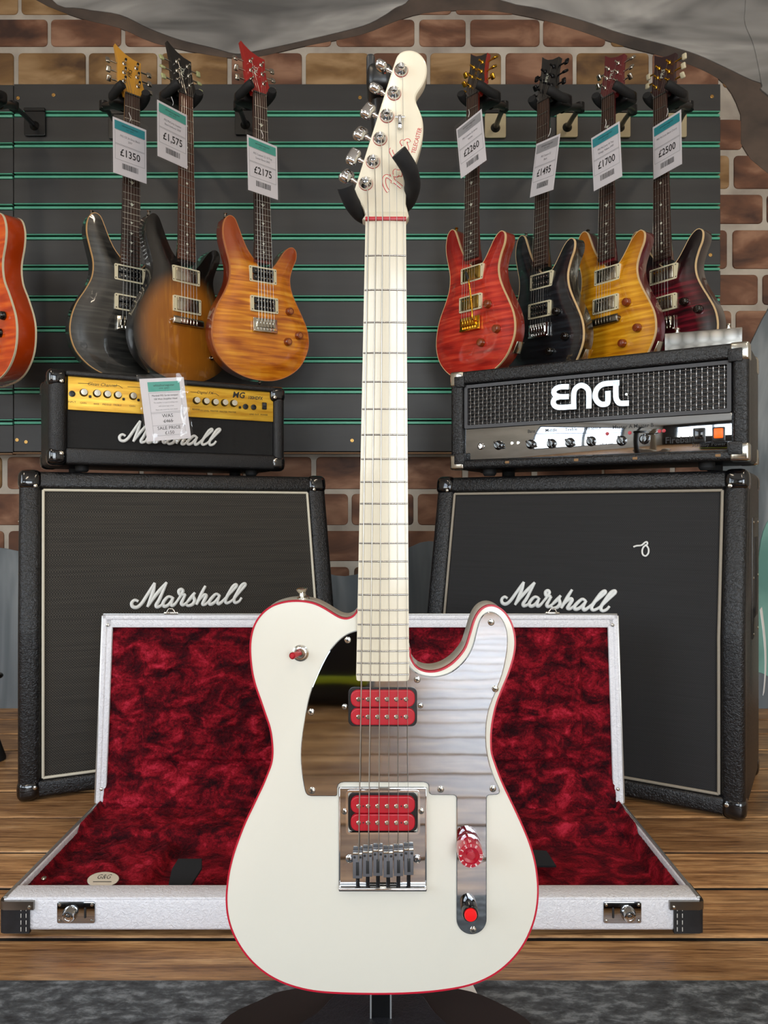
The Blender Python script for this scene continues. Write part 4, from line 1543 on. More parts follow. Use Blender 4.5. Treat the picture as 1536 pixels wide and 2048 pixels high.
# lock plates on the front
for sx, px in ((-1, 153), (1, 1244)):
    cx = (px - 768) / FPX * 1.165 - case.location.x
    cz = CAMH - (1824 - 1024) / FPX * 1.165
    lk = plate('lock_plate', rrect(cx - .0295, cx + .0295, cz - .0165, cz + .0165, .003), -.0025, .002, mir, case, .0008)
    ox = cx + sx * .0085 - (0.02 if sx < 0 else -0.0) * 0
    lathe('lock_knob', [(.0115, 0), (.0115, .003), (.0105, .005), (.0092, .009), (.0085, .0105), (.0062, .0108), (.006, .0095), (.004, .0095), (.0036, .0112), (.001, .0115)], chrome, lk, (ox, -.0025, cz - .001), 28)
    rbox('key_slot', (cx - sx * .0145, -.003, cz), (.0032, .0015, .016), .0006, ink, lk, 1)
    for a in (-1, 1):
        for b in (-1, 1):
            lathe('rivet', [(.0026, 0), (.0022, .001), (.0008, .0015)], nickel, lk, (cx + a * .025, -.0025, cz + b * .0125), 10)
# black leather corner pads with stitching and a metal corner clip
leather = noisemat('black leather', '101113', '1b1c1f', (80, 80, 80), .5, .3, .0004)
stitch = mat('pale stitching', 'd5d3cc', .6)
for sx in (-1, 1):
    def corner(z0, z1, n, grow, x_in, y_in):
        prof = [(sx * x_in, -grow), (sx * (hw - .004), -grow), (sx * (hw + grow * .7), -grow * .2), (sx * (hw + grow), .006), (sx * (hw + grow), y_in)]
        rin = [(sx * (hw - .004), y_in), (sx * (hw - .006), .008), (sx * x_in, .003)]
        return prof, rin
    prof, rin = corner(0, 0, 0, .0035, hw - .043, .05)
    pts = ccw(prof + rin)
    z0, z1 = CB - .002, CT - .008
    V, Fc = loft([[(x, y, z0) for x, y in pts], [(x, y, z1) for x, y in pts]])
    cp = M('corner_pad', V, Fc, leather, case, 30)
    prof, rin = corner(0, 0, 0, .0048, hw - .050, .055)
    pts = ccw(prof + rin)
    V, Fc = loft([[(x, y, CT - .016) for x, y in pts], [(x, y, CT - .003) for x, y in pts]])
    cc = M('corner_clip', V, Fc, mat('brushed clip', '8d8982', .28, 1.0), case, 30)
    lathe('rivet', [(.003, 0), (.0025, .0012), (.001, .0018)], nickel, cc, (sx * (hw - .044), -.0048, CT - .0115), 12)
    for xx in (hw - .0385, hw - .0305):
        for q in range(4):
            zz = z0 + .004 + q * .0105
            rbox('stitch', (sx * xx, -.004, zz + .003), (.0011, .0012, .0068), .0004, stitch, cp, 1)
for sx in (-1, 1):
    for yy in (.05, CD - .05):
        lathe('foot', [(.012, 0), (.012, CB - .002), (.009, CB - .0005)], rubber, case, (sx * .42, yy, CB), 12, axis=(0, 0, -1))
# things in the case: maker's badge, felt wedge, dark strap pads
bx, by = (210 - 768) / FPX * 1.235 + .05, .072
badge_pts = [(.026 * math.cos(a), .013 * math.sin(a)) for a in np.linspace(0, 2 * PI, 28, endpoint=False)]
bdg = plate('maker_badge', badge_pts, -.001, .001, mat('brushed badge metal', 'a3a09a', .35, .9), case, .0004)
bdg.location = (bx, .062, .0655)
bdg.rotation_euler = (RAD(-55), 0, 0)
text('badge_lettering', 'G&G', .011, ink, bdg, (0, -.0013, .004), shear=.3)
rbox('badge_line', (0, -.0012, -.004), (.03, .0004, .001), 0, ink, bdg, smooth=0)
pk = plate('felt_pad', [(-.024, -.022), (.012, -.022), (.024, .012), (.02, .03), (-.02, .03), (-.026, .01)], -.002, .002, mat('black felt', '0c0c0e', .9), case, .0008)
pk.location = ((372 - 768) / FPX * 1.25 + .05, .085, .062)
pk.rotation_euler = (RAD(-62), 0, 0)
pk2 = plate('felt_pad', [(-.03, -.012), (.03, -.012), (.02, .022), (-.02, .026)], -.002, .002, mat('black felt', '0c0c0e', .9), case, .0008)
pk2.location = ((1072 - 768) / FPX * 1.33 + .05, .15, .055)
pk2.rotation_euler = (RAD(-70), 0, 0)
lathe('snap_stud', [(.0045, 0), (.004, .0015), (.0015, .0025)], nickel, case, (-hw + .035, .065, .066), 12, axis=(0, -.4, 1))

# ------------------------------------------------------------------ hanging guitars


def flame(name, dark, mid, light, burst=None, center=(0.0, -.65), scale=95, coat=1.0, flat=False):
    t = NT(name)
    v = t.coord((1, 1, 1))
    mp = t.coord((7, 7, scale) if not flat else (110, 110, 7))
    wv = t.n('TexNoise', i_Scale=1.0, i_Detail=2.5, i_Roughness=0.45, i_Distortion=0.35)
    t.l(mp, wv.inputs['Vector'])
    nz = t.n('TexNoise', i_Scale=14.0, i_Detail=3)
    t.l(v, nz.inputs['Vector'])
    mx_ = t.n('Math', operation='MULTIPLY_ADD')
    mx_.inputs[1].default_value = 0.9 if not flat else 0.5
    t.l(wv.outputs[0], mx_.inputs[0])
    sb_ = t.n('Math', operation='MULTIPLY')
    sb_.inputs[1].default_value = 0.3
    t.l(nz.outputs[0], sb_.inputs[0])
    t.l(sb_.outputs[0], mx_.inputs[2])
    col = t.ramp(mx_.outputs[0], [(0.42, dark), (0.6, mid), (0.78, light)])
    if burst:
        r0, r1, bc_ = burst
        sp = t.n('VectorMath', operation='SUBTRACT')
        sp.inputs[1].default_value = (center[0], 0, center[1])
        t.l(v, sp.inputs[0])
        ml = t.n('VectorMath', operation='MULTIPLY')
        ml.inputs[1].default_value = (1.0, 0, 0.88)
        t.l(sp.outputs[0], ml.inputs[0])
        ln = t.n('VectorMath', operation='LENGTH')
        t.l(ml.outputs[0], ln.inputs[0])
        mr = t.n('MapRange')
        mr.interpolation_type = 'SMOOTHSTEP'
        mr.inputs[1].default_value = r0
        mr.inputs[2].default_value = r1
        t.l(ln.outputs['Value'], mr.inputs[0])
        m = t.n('MixRGB')
        t.l(mr.outputs[0], m.inputs[0])
        t.l(col, m.inputs[1])
        m.inputs[2].default_value = lin(bc_)
        col = m.outputs[0]
    t.l(col, t.b.inputs['Base Color'])
    t.set(Roughness=0.3, Coat_Weight=coat, Coat_Roughness=0.03)
    return t.m


PRS = [(-.098, -.352), (-.112, -.362), (-.120, -.385), (-.120, -.415), (-.111, -.452), (-.102, -.49), (-.105, -.53), (-.122, -.568), (-.147, -.612), (-.161, -.658), (-.162, -.70), (-.147, -.742), (-.113, -.777), (-.070, -.798), (-.025, -.807), (.03, -.807), (.083, -.791), (.128, -.76), (.155, -.716), (.162, -.68), (.155, -.64), (.135, -.60), (.115, -.565), (.101, -.532), (.098, -.50), (.108, -.468), (.120, -.443), (.122, -.420), (.112, -.408), (.097, -.410), (.080, -.424), (.062, -.448), (.045, -.470), (.030, -.482), (.0, -.485), (-.030, -.455), (-.046, -.435), (-.060, -.408), (-.071, -.382), (-.083, -.358)]
PRS_HEAD = [(-.021, -.002), (-.024, .012), (-.036, .028), (-.036, .06), (-.034, .095), (-.040, .148), (-.028, .138), (-.012, .127), (.010, .119), (.034, .116), (.032, .09), (.033, .06), (.040, .03), (.028, .014), (.0215, -.002)]
rosew = noisemat('dark rosewood', '24150f', '3d2418', (40, 40, 6), .5)
rosel = noisemat('brown rosewood', '3c2115', '5c3522', (40, 40, 6), .5)
pearl = mat('pearl inlay', 'cfd2c2', .25)
FRET_SRC = {}


def build_guitar(name, label, pose, spec, outline=PRS, group='electric guitars hanging on the slatwall'):
    loc, yaw, pitch, roll = pose
    g = thing(name, label, 'guitar', loc, yaw, pitch, roll, group)
    ol = ccw(cyc(outline, 4))
    P = np.array(ol)
    TH = spec.get('thick', .046)
    # carved top: constrained triangulation with a gentle dome
    xs, zs = P[:, 0], P[:, 1]
    gx, gz = np.meshgrid(np.arange(xs.min(), xs.max(), .0125), np.arange(zs.min(), zs.max(), .0125))
    cand = np.stack([gx.ravel(), gz.ravel()], 1)

    def inside(Q):
        r = np.zeros(len(Q), bool)
        n = len(P)
        for i in range(n):
            a, b = P[i], P[(i + 1) % n]
            c = ((a[1] > Q[:, 1]) != (b[1] > Q[:, 1])) & (Q[:, 0] < (b[0] - a[0]) * (Q[:, 1] - a[1]) / (b[1] - a[1] + 1e-12) + a[0])
            r ^= c
        return r

    def dist(Q):
        A_, B_ = P, np.roll(P, -1, 0)
        d = np.full(len(Q), 9.0)
        for a, b in zip(A_, B_):
            ab = b - a
            t = np.clip(((Q - a) @ ab) / (ab @ ab + 1e-12), 0, 1)
            d = np.minimum(d, np.linalg.norm(Q - (a + t[:, None] * ab), axis=1))
        return d
    cand = cand[inside(cand)]
    dd = dist(cand)
    cand = cand[dd > .005]
    dd = dd[dd > .005]
    n = len(P)
    pts = [Vector(p) for p in P] + [Vector(c) for c in cand]
    res = delaunay_2d_cdt(pts, [(i, (i + 1) % n) for i in range(n)], [], 1, 1e-7)
    hmax = spec.get('dome', .009)
    vs, fs = res[0], res[2]
    Q = np.array([(v_.x, v_.y) for v_ in vs])
    dq = dist(Q)
    t = np.clip(dq / .05, 0, 1)
    yy = -hmax * (t * t * (3 - 2 * t)) if hmax else np.zeros(len(Q))
    M('top', [(q[0], y_, q[1]) for q, y_ in zip(Q, yy)], fs, spec['top'], g, 60)
    ytop = lambda x, z: float(-hmax * (lambda t_: t_ * t_ * (3 - 2 * t_))(min(1, max(0, dist(np.array([[x, z]]))[0] / .05)))) if hmax else 0.0
    rings = [[(x, .0005, z) for x, z in ol], [(x, TH - .006, z) for x, z in ol], [(x, TH - .002, z) for x, z in inset(ol, .003)], [(x, TH, z) for x, z in inset(ol, .008)]]
    V, Fc = loft(rings, False, True)
    M('body', V, Fc, spec['back'], g, 50)
    if spec.get('bind'):
        ring('binding', inset(ol, -.0004), inset(ol, .0016), -.0004, spec.get('bindh', .006), spec['bind'], g)
        if spec.get('backbind'):
            ring('binding', inset(ol, -.0004), inset(ol, .002), TH - .006, TH - .001, spec['bind'], g)
    # neck
    rings = []
    ye = -.012
    for z, w0, yb in ((.004, .0215, .012), (-.05, .0225, .012), (-.38, .0265, .012), (-.42, .027, .018), (-.47, .028, .03)):
        r = [(-w0, ye + .004, z), (w0, ye + .004, z)]
        for k in range(1, 6):
            an = PI * k / 6
            r.append((w0 * math.cos(an), ye + .004 + yb * math.sin(an) * 1.2, z))
        rings.append(r)
    V, Fc = loft(rings)
    M('neck', V, Fc, spec['neck'], g, 50)
    nf = spec.get('frets', 22)
    zend = -.635 * (1 - 2 ** (-(nf + .55) / 12))
    wn_, we = .0212, .0285
    fbp = [(-wn_, 0), (wn_, 0), (we, zend), (-we, zend)]
    plate('fretboard', fbp, ye - .002, ye + .005, spec.get('board', rosew), g, .0008, 1)
    if 'f' not in FRET_SRC:
        FRET_SRC['f'] = rbox('fret', (0, 0, 0), (1.0, .0022, .0024), 0, fretm, g, smooth=0)
        src = FRET_SRC['f']
        first = True
    else:
        src, first = FRET_SRC['f'], False
    for k in range(1, nf + 1):
        z = -.635 * (1 - 2 ** (-k / 12))
        w_ = 2 * (wn_ + (we - wn_) * z / zend)
        if first:
            f_ = src
            first = False
        else:
            f_ = copy(src, g)
        f_.location = (0, ye - .0022, z)
        f_.scale = (w_, 1, 1)
        f_.parent = g
    for k in (3, 5, 7, 9, 12, 15, 17, 19, 21):
        if k >= nf:
            continue
        z = -.635 * (1 - (2 ** (-k / 12) + 2 ** (-(k - 1) / 12)) / 2)
        if spec.get('inlay', 'bird') == 'bird':
            s_ = .85 if k < 15 else .6
            b_ = [(-.011, .004), (-.004, .001), (.001, .006), (.003, .001), (.011, .003), (.004, -.002), (.001, -.007), (-.002, -.002)]
            plate('bird_inlay', [(x * s_, z + q * s_) for x, q in b_], ye - .0026, ye, pearl, g)
        elif spec.get('inlay') == 'dot':
            lathe('dot_inlay', [(.0034, 0), (.003, .0006)], pearl, g, (0, ye - .002, z), 12)
    # side dots seen along the fretboard edge
    # headstock, tilted back
    h = bpy.data.objects.new('headstock', None)
    me_src = plate('headstock', PRS_HEAD, -.0065, .0075, spec['head'], g, .001)
    me_src.rotation_euler = (RAD(-10), 0, 0)
    me_src.location = (0, .0, 0)
    bpy.data.objects.remove(h)
    hd = me_src
    if spec.get('headface'):
        plate('head_veneer', inset(ccw(PRS_HEAD), .0012), -.0075, -.006, spec['headface'], hd, .0004)
    for sx in (-1, 1):
        for k, z in enumerate((.038, .066, .094)):
            x = sx * (.021 - .002 * k) if sx < 0 else .020 - .001 * k
            lathe('tuner_post', [(.006, 0), (.006, .001), (.0045, .0018), (.003, .004), (.003, .014), (.002, .0145)], spec['tuner'], hd, (x, -.0072, z), 14)
            if spec.get('wing'):
                lathe('lock_wheel', [(.0035, 0), (.0035, .004)], blackgl, hd, (x, -.019, z + .004), 10)
            bx_ = sx * .054
            tube('tuner_shaft', [(sx * .03, .002, z), (bx_, .002, z)], .0022, spec['tuner'], hd, 8)
            rbox('tuner_button', (sx * .060, .002, z), (.014, .0075, .017), .0034, spec.get('button', spec['tuner']), hd, 3, Matrix.Rotation(random.uniform(-.9, .9), 3, 'X'))
    text('head_script', spec.get('sig', 'PRS'), .017, spec.get('sigm', pearl), hd, (-.002, -.0078, .068), (PI / 2, -RAD(80), 0), shear=.3)
    rbox('nut', (0, ye - .002, .002), (.043, .006, .004), .0006, mat('bone nut', '2a2724', .5), g, 1)
    # pickups
    ringm = spec.get('ring', cream)
    for z in (-.505, -.590):
        yb = ytop(0, z)
        po = rrect(-.0455, .0455, z - .0225, z + .0225, .003, 2)
        pr = ring('pickup_ring', po, rrect(-.0355, .0355, z - .0195 + .001, z + .0195 - .001, .002, 2), yb - .006, yb + .003, ringm, g)
        if spec.get('cover'):
            pc = rbox('pickup_cover', (0, yb - .0055, z), (.070, .010, .0365), .002, spec['cover'], g, 2)
            for k in range(6):
                lathe('pole_screw', [(.0022, 0), (.0018, .0008)], spec['tuner'], pc, (-.026 + .0104 * k, yb - .0105, z + .009), 8)
        else:
            for q in (-.0092, .0092):
                pc = rbox('pickup_coil', (0, yb - .0045, z + q), (.0675, .010, .0172), .003, blackp, g, 2)
                for k in range(6):
                    lathe('pole_screw', [(.0024, 0), (.0018, .0008)], nickel, pc, (-.026 + .0104 * k, yb - .0095, z + q), 8)
        for a in (-1, 1):
            for b in (-1, 1):
                lathe('ring_screw', [(.0018, 0), (.0012, .0006)], ink, pr, (a * .0415, yb - .006, z + b * .017), 8)
    # bridge
    yb = ytop(0, -.635)
    hwm = spec.get('hw', nickel)
    if spec.get('bridge') == 'stop':
        br = angled(-.050, .050, [(yb - .014, -.648), (yb - .016, -.632), (yb - .008, -.624), (yb - .004, -.65)], hwm, 'bridge', g, .003, 2)
        for k in range(6):
            rbox('string_saddle', (-.026 + .0104 * k, yb - .0155, -.638), (.0045, .003, .016), .0008, hwm, br, 1)
        for sx in (-1, 1):
            lathe('bridge_stud', [(.007, 0), (.007, .003), (.0055, .012), (.003, .013)], hwm, br, (sx * .046, yb, -.637), 14)
    else:
        br = rbox('bridge', (0, yb - .005, -.650), (.080, .006, .040), .0012, hwm, g, 2)
        for k in range(6):
            rbox('string_saddle', (-.026 + .0104 * k, yb - .0105, -.644), (.0088, .006, .026), .001, hwm, br, 1)
            lathe('saddle_screw', [(.0018, 0), (.0016, .006)], hwm, br, (-.026 + .0104 * k, yb - .009, -.658), 8, axis=(0, 0, -1))
        rbox('bridge_block', (0, yb - .0085, -.667), (.076, .007, .006), .0012, hwm, br, 2)
    for k in range(6):
        x0_, x1_ = -.0172 + .00688 * k, -.026 + .0104 * k
        px_ = (-.021 + .002 * (2 - k), .038 + .028 * k) if k < 3 else (.020 - .001 * (5 - k), .094 - .028 * (k - 3))
        if k < 3:
            px_ = (-.021 + .002 * k, .038 + .028 * k)
        hz = px_[1]
        hp_ = Vector((px_[0], -.014, hz))
        hp_.rotate(Matrix.Rotation(RAD(-10), 3, 'X'))
        tube('string', [(x1_, yb - .0145, -.64), (x0_, ye - .005, .002), hp_], .0005 if k < 3 else .0003, spec.get('stringm', steel), g, 5)
    if spec.get('arm'):
        ap = [Vector((.035, yb - .012, -.648)), Vector((.036, yb - .03, -.645)), Vector((.036, yb - .032, -.62)), Vector((.022, yb - .030, -.545)), Vector((.012, yb - .028, -.522))]
        am = tube('tremolo_arm', cyc(ap, 4, False), .0025, gold, g, 8)
        tube('arm_tip', [(.0165, yb - .029, -.533), (.011, yb - .028, -.518), (.004, yb - .028, -.505)], [.0035, .0042, .0035], ink, am, 8)
    for (kx, kz) in spec.get('knobs', []):
        y_ = ytop(kx, kz)
        kb = lathe('control_knob', [(.0125, 0), (.0125, .002), (.0108, .011), (.0095, .0125), (.0062, .0128), (.001, .013)], spec['knob'], g, (kx, y_ - .001, kz), 20)
        lathe('knob_top', [(.006, .0128), (.0055, .0136), (.001, .0138)], spec.get('knobtop', spec['knob']), kb, (kx, y_ - .001, kz), 14)
    if spec.get('toggle'):
        kx, kz = spec['toggle']
        y_ = ytop(kx, kz)
        tg_ = lathe('toggle', [(.008, 0), (.007, .003), (.003, .004), (.0025, .014), (.0035, .017), (.0015, .019)], nickel, g, (kx, y_, kz), 14)
    for (x, z, ax) in ((-.100, -.3515, (0, 0, 1)), (0, -.807, (0, 0, -1))):
        lathe('strap_button', [(.0065, -.002), (.0045, .001), (.0035, .006), (.0062, .009), (.004, .0115)], spec.get('hw', nickel), g, (x, TH / 2, z), 14, axis=ax)
    if spec.get('jack'):
        rbox('jack_plate', (.156, TH / 2, -.735), (.003, .028, .034), .001, nickel, g, 2, Matrix.Rotation(RAD(28), 3, 'Y'))
    return g


natb = mat('maple edge binding', 'c79a63', .35, coat=.5)
natb2 = mat('pale maple edge binding', 'd8b98a', .35, coat=.5)
creamb = mat('cream binding', 'd9cfb0', .35, coat=.5)
ambk = mat('amber plastic knob', '7a3310', .12, coat=1.0)
darkk = mat('dark clear knob', '15120f', .12, coat=1.0)
backs = lambda n, c: mat(n, c, .3, coat=1.0)
t_black = flame('charcoal flame top', '0e0e0e', '232321', '3d3b37')
t_burst = flame('tobacco sunburst top', 'a05f18', 'c98426', 'e0ab4a', (.10, .165, '0a0706'), (0.0, -.67), 60, flat=True)
t_amber = flame('amber flame top', 'a24d07', 'd27a10', 'f0a52c', (.13, .22, '9a3f0a'), (0, -.65))
t_red = flame('scarlet flame top', '8c1410', 'bd2a1c', 'd84a30', (.14, .24, '8a1410'), (0, -.65))
t_dark = flame('black blue flame top', '0b0d10', '15181c', '23282d')
t_gold = flame('vintage yellow flame top', 'b06a08', 'd38f12', 'eeb02e', (.14, .24, 'a35f0c'), (0, -.65))
t_purp = flame('dark cherry flame top', '1b0508', '4a0c16', '7a1626', (.08, .17, '0d0407'), (0, -.64))
chy = backs('cherry back', '5e0f16')
cov_n = mat('nickel pickup cover', 'b8b0a0', .22, 1.0)
G = {}
G[1] = build_guitar('electric_guitar', 'charcoal flamed electric guitar with natural yellow headstock, hanging at the far left of the trio', ((-.7255, 2.150, 1.855), 40, 1.5, 0), dict(top=t_black, back=backs('black back', '0b0a0a'), bind=natb, neck=mat('maple neck', 'b98a4c', .4), head=mat('yellow maple head', 'c98f2c', .35, coat=.6), tuner=nickel, wing=True, hw=nickel, frets=24, knobs=[(.1, -.66), (.085, -.715)], knob=darkk, ring=creamb, sigm=ink))
G[2] = build_guitar('electric_guitar', 'tobacco sunburst electric guitar with black headstock and metal covered pickups', ((-.5704, 2.138, 1.8506), 48, 2, -1.6), dict(top=t_burst, back=backs('black back', '0b0a0a'), neck=backs('black neck', '0d0b0a'), head=backs('black head', '0a0909'), tuner=nickel, button=mat('pale green tuner button', 'a9ad7c', .3), hw=nickel, bridge='stop', cover=cov_n, board=rosel, inlay='dot', knobs=[(.105, -.64)], knob=darkk, toggle=(.085, -.73)))
G[3] = build_guitar('electric_guitar', 'amber flamed electric guitar with red headstock, nearest the white guitar on its left', ((-.3618, 2.150, 1.860), 40, 3, -3.2), dict(top=t_amber, back=backs('orange brown back', '7c2a0d'), bind=mat('rose maple binding', 'b9703e', .35, coat=.5), neck=backs('cherry neck', '5e1a10'), head=backs('red head', '9c1612'), tuner=nickel, hw=nickel, frets=22, knobs=[(.086, -.60), (.118, -.668), (.078, -.69)], knob=ambk, knobtop=mat('amber knob top', 'a8673a', .3)))
G[4] = build_guitar('electric_guitar', 'scarlet flamed electric guitar with gold tremolo bridge, nearest the white guitar on its right', ((.2635, 2.165, 1.8645), -52.4, 1.4, 2.1), dict(top=t_red, back=backs('red back', '8f2410'), bind=natb2, neck=backs('red neck', '7a1d10'), head=backs('red head side', '8a1d10'), headface=backs('dark head face', '1a1210'), tuner=gold, hw=gold, cover=mat('gold pickup cover', 'a98a45', .25, 1.0), arm=True, frets=22, knobs=[(.070, -.605), (.105, -.68), (.045, -.71)], knob=ambk, jack=True, sigm=gold))
G[5] = build_guitar('electric_guitar', 'black electric guitar with pale edge binding hanging between the scarlet and the yellow ones', ((.468, 2.165, 1.85), -58, 2.5, 4), dict(top=t_dark, back=backs('black back', '0b0a0a'), bind=natb2, neck=backs('black neck', '0d0b0a'), head=backs('black head', '0a0909'), tuner=mat('black tuner', '1a1a1c', .25, .6), hw=chrome, frets=22, knobs=[(.070, -.605), (.105, -.68), (.045, -.715)], knob=darkk, jack=True, inlay='none'))
G[6] = build_guitar('electric_guitar', 'yellow flamed electric guitar with dark cherry sides and amber knobs', ((.650, 2.150, 1.853), -57, .2, 1), dict(top=t_gold, back=chy, bind=natb2, neck=chy, head=chy, tuner=nickel, hw=mat('aged nickel', '7d766a', .3, 1.0), bridge='stop', cover=cov_n, frets=22, knobs=[(.075, -.60), (.112, -.678), (.062, -.712)], knob=ambk, jack=True))
G[7] = build_guitar('electric_guitar', 'dark cherry flamed electric guitar hanging at the far right with dark knobs', ((.7966, 2.146, 1.8526), -57, 1.3, 0), dict(top=t_purp, back=backs('dark purple back', '22090f'), bind=natb2, neck=backs('dark cherry neck', '2c0c10'), head=backs('dark cherry head', '2a0b10'), tuner=gold, button=mat('ivory tuner button', 'c9bfa0', .3), hw=nickel, cover=cov_n, frets=22, knobs=[(.070, -.60), (.112, -.63), (.10, -.70)], knob=darkk, inlay='dot', jack=True))
ES = [(-.10, -.36), (-.13, -.375), (-.145, -.41), (-.14, -.45), (-.12, -.50), (-.125, -.55), (-.155, -.60), (-.185, -.66), (-.19, -.71), (-.175, -.76), (-.135, -.80), (-.08, -.822), (0, -.83), (.08, -.822), (.135, -.80), (.175, -.76), (.19, -.71), (.185, -.66), (.155, -.60), (.125, -.55), (.12, -.50), (.14, -.45), (.145, -.41), (.13, -.375), (.10, -.36), (.075, -.375), (.06, -.41), (.045, -.44), (.025, -.455), (0, -.458), (-.025, -.455), (-.045, -.44), (-.06, -.41), (-.075, -.375)]
t_orange = flame('orange flame top', 'b03306', 'd64d0a', 'ee7420', scale=60)
G[8] = build_guitar('electric_guitar', 'orange hollow electric guitar with cream binding cut off by the left edge', ((-1.167, 2.155, 1.865), -38, 1.5, 0), dict(top=t_orange, back=backs('orange side', 'b53c0a'), bind=creamb, backbind=True, bindh=.005, thick=.058, neck=backs('orange neck', '8a3208'), head=backs('black head', '0a0909'), tuner=nickel, hw=nickel, bridge='stop', cover=cov_n, frets=22, knobs=[(.12, -.70), (.14, -.655), (.09, -.74)], knob=blackgl, knobtop=nickel), outline=ES)

# ------------------------------------------------------------------ wall hangers
plate_beige = mat('beige hanger plate', 'a89b7c', .45, .3)


def hanger(gk, plate_px, knee_px, pm, label):
    g = G[gk]
    Rm_ = g.rotation_euler.to_matrix()
    loc = Vector(g.location)
    sgn = -1 if g.rotation_euler.z > 0 else 1
    pc = W(plate_px[0], plate_px[1], SD)
    h = thing('guitar_hanger', label, 'hanger', (pc.x, SD - .005, pc.z), group='slatwall guitar hangers')
    inv = Vector(h.location)
    fx = lambda p: (loc + Rm_ @ Vector(p)) - inv
    base = plate('wall_plate', rrect(-.035, .035, -.04, .04, .006), -.006, 0, pm, h, .0015)
    rbox('slat_hook', (0, -.004, .045), (.07, .01, .012), .002, blackp, base, 1)
    # yoke block behind the nut and two padded arms round the neck
    q = fx((0, .045, .004))
    rb = rbox('yoke_block', (0, 0, 0), (.085, .045, .038), .010, blackp, h, 3)
    rb.location = q
    rb.rotation_mode = 'YXZ'
    rb.rotation_euler = g.rotation_euler
    for sx in (-1, 1):
        pts = [fx((sx * .026, .05, .004)), fx((sx * .040, .035, .002)), fx((sx * .041, .012, .004)), fx((sx * .039, -.012, .010)), fx((sx * .033, -.026, .016))]
        tube('padded_arm', cyc(pts, 4, False), [.0125] * 16 + [.0115], rubber, h, 10)
    knee = W(knee_px[0], knee_px[1], 2.30) - inv
    st = fx((0, .062, -.006))
    kn_ = tube('swivel_arm', [st, (st * .5 + knee * .5) + Vector((0, 0, .004)), knee], [.011, .010, .012], blackp, h, 10)
    tube('wall_rod', [knee, knee * .5, Vector((0, -.012, -.008))], [.0075, .0075, .0085], blackp, h, 10)
    lathe('pivot', [(.014, -.012), (.014, .012)], blackp, h, knee, 12, axis=(0, 0, 1))
    lathe('rod_socket', [(.016, 0), (.013, .006), (.009, .012)], blackp, h, (0, -.006, -.008), 16)
    return h


hanger(8, (72, 250), (28, 213), blackp, 'black wall hanger holding the orange guitar at the left edge')
hanger(1, (240, 256), (208, 212), blackp, 'black wall hanger holding the charcoal guitar')
hanger(2, (352, 252), (330, 212), blackp, 'black wall hanger holding the sunburst guitar')
hanger(3, (492, 248), (476, 212), blackp, 'black wall hanger holding the amber guitar')
hanger(4, (990, 254), (1008, 213), plate_beige, 'black wall hanger with beige plate holding the scarlet guitar')
hanger(5, (1133, 253), (1160, 215), plate_beige, 'black wall hanger with beige plate holding the black guitar')
hanger(6, (1238, 253), (1265, 220), plate_beige, 'black wall hanger with beige plate holding the yellow guitar')
hanger(7, (1350, 253), (1378, 213), plate_beige, 'black wall hanger holding the dark cherry guitar')

# ------------------------------------------------------------------ price tags in plastic sleeves
sl_ = NT('clear plastic sleeve')
tr = sl_.n('BsdfTransparent')
gs = sl_.n('BsdfGlossy', i_Roughness=0.12)
mx = sl_.n('MixShader')
mx.inputs[0].default_value = 0.06
sl_.l(tr.outputs[0], mx.inputs[1])
sl_.l(gs.outputs[0], mx.inputs[2])
sl_.l(mx.outputs[0], sl_.t.nodes['Material Output'].inputs[0])
sleeve = sl_.m
card_m = mat('white card', 'dcd8dc', .6)
teal_ink = mat('teal ink', '2f8f98', .6)
teal2_ink = mat('green teal ink', '4aa394', .6)
grey_ink = mat('grey ink', '9a999c', .6)
text_ink = mat('faint grey ink', '77757a', .6)
RND = random.Random(3)


def price_tag(pose, price, lines, strip, label, hook=(0, .09)):
    loc, yaw, pitch, roll = pose
    t = thing('price_tag', label, 'price tag', loc, yaw, pitch, roll, 'price tags on the guitars')
    w, h = .0525, .074
    cd_ = rbox('card', (0, 0, 0), (2 * w, .0008, 2 * h), 0, card_m, t, smooth=0)
    y = -.0006
    rbox('header', (0, y, h - .0175), (2 * w - .010, .0003, .023), 0, strip, cd_, smooth=0)
    text('header_lettering', 'whitehorseguitar', .0075, ink, cd_, (0, y - .0003, h - .0145))
    text('header_lettering', 'www . guitars', .0045, ink, cd_, (0, y - .0003, h - .0215))
    for z in (h - .030, h - .066, h - .0685, -h + .040):
        rbox('rule', (0, y, z), (2 * w - .012, .0003, .0008), 0, grey_ink, cd_, smooth=0)
    for sx in (-1, 1):
        rbox('rule', (sx * (w - .006), y, .004), (.0007, .0003, .075), 0, grey_ink, cd_, smooth=0)
    for k, l in enumerate(lines):
        text('description', l, .0078, text_ink, cd_, (0, y - .0003, h - .043 - .0105 * k), sx=.88)
    text('price', price, .0275, ink, cd_, (0, y - .0003, -.0135), bold=.0003, sx=.92)
    V, Fc = [], []
    x = -.025
    while x < .025:
        bw = RND.choice((.0006, .0012, .002))
        k = len(V)
        V += [(x, y, -h + .018), (x + bw, y, -h + .018), (x + bw, y, -h + .033), (x, y, -h + .033)]
        Fc.append((k, k + 1, k + 2, k + 3))
        x += bw + RND.choice((.0007, .0013))
    M('barcode', V, Fc, ink, cd_, 0)
    M('sleeve', [(-w - .0065, -.0016, -h - .006), (w + .0065, -.0016, -h - .006), (w + .0065, -.0016, h + .012), (-w - .0065, -.0016, h + .012)], [(0, 1, 2, 3)], sleeve, t, 0)
    tube('tag_thread', cyc([(hook[0] * .3, -.001, h + .006), (hook[0] * .6 + .004, .001, h + .016), (hook[0], .004, h + .03)], 4, False), .0006, white, t, 5)
    return t


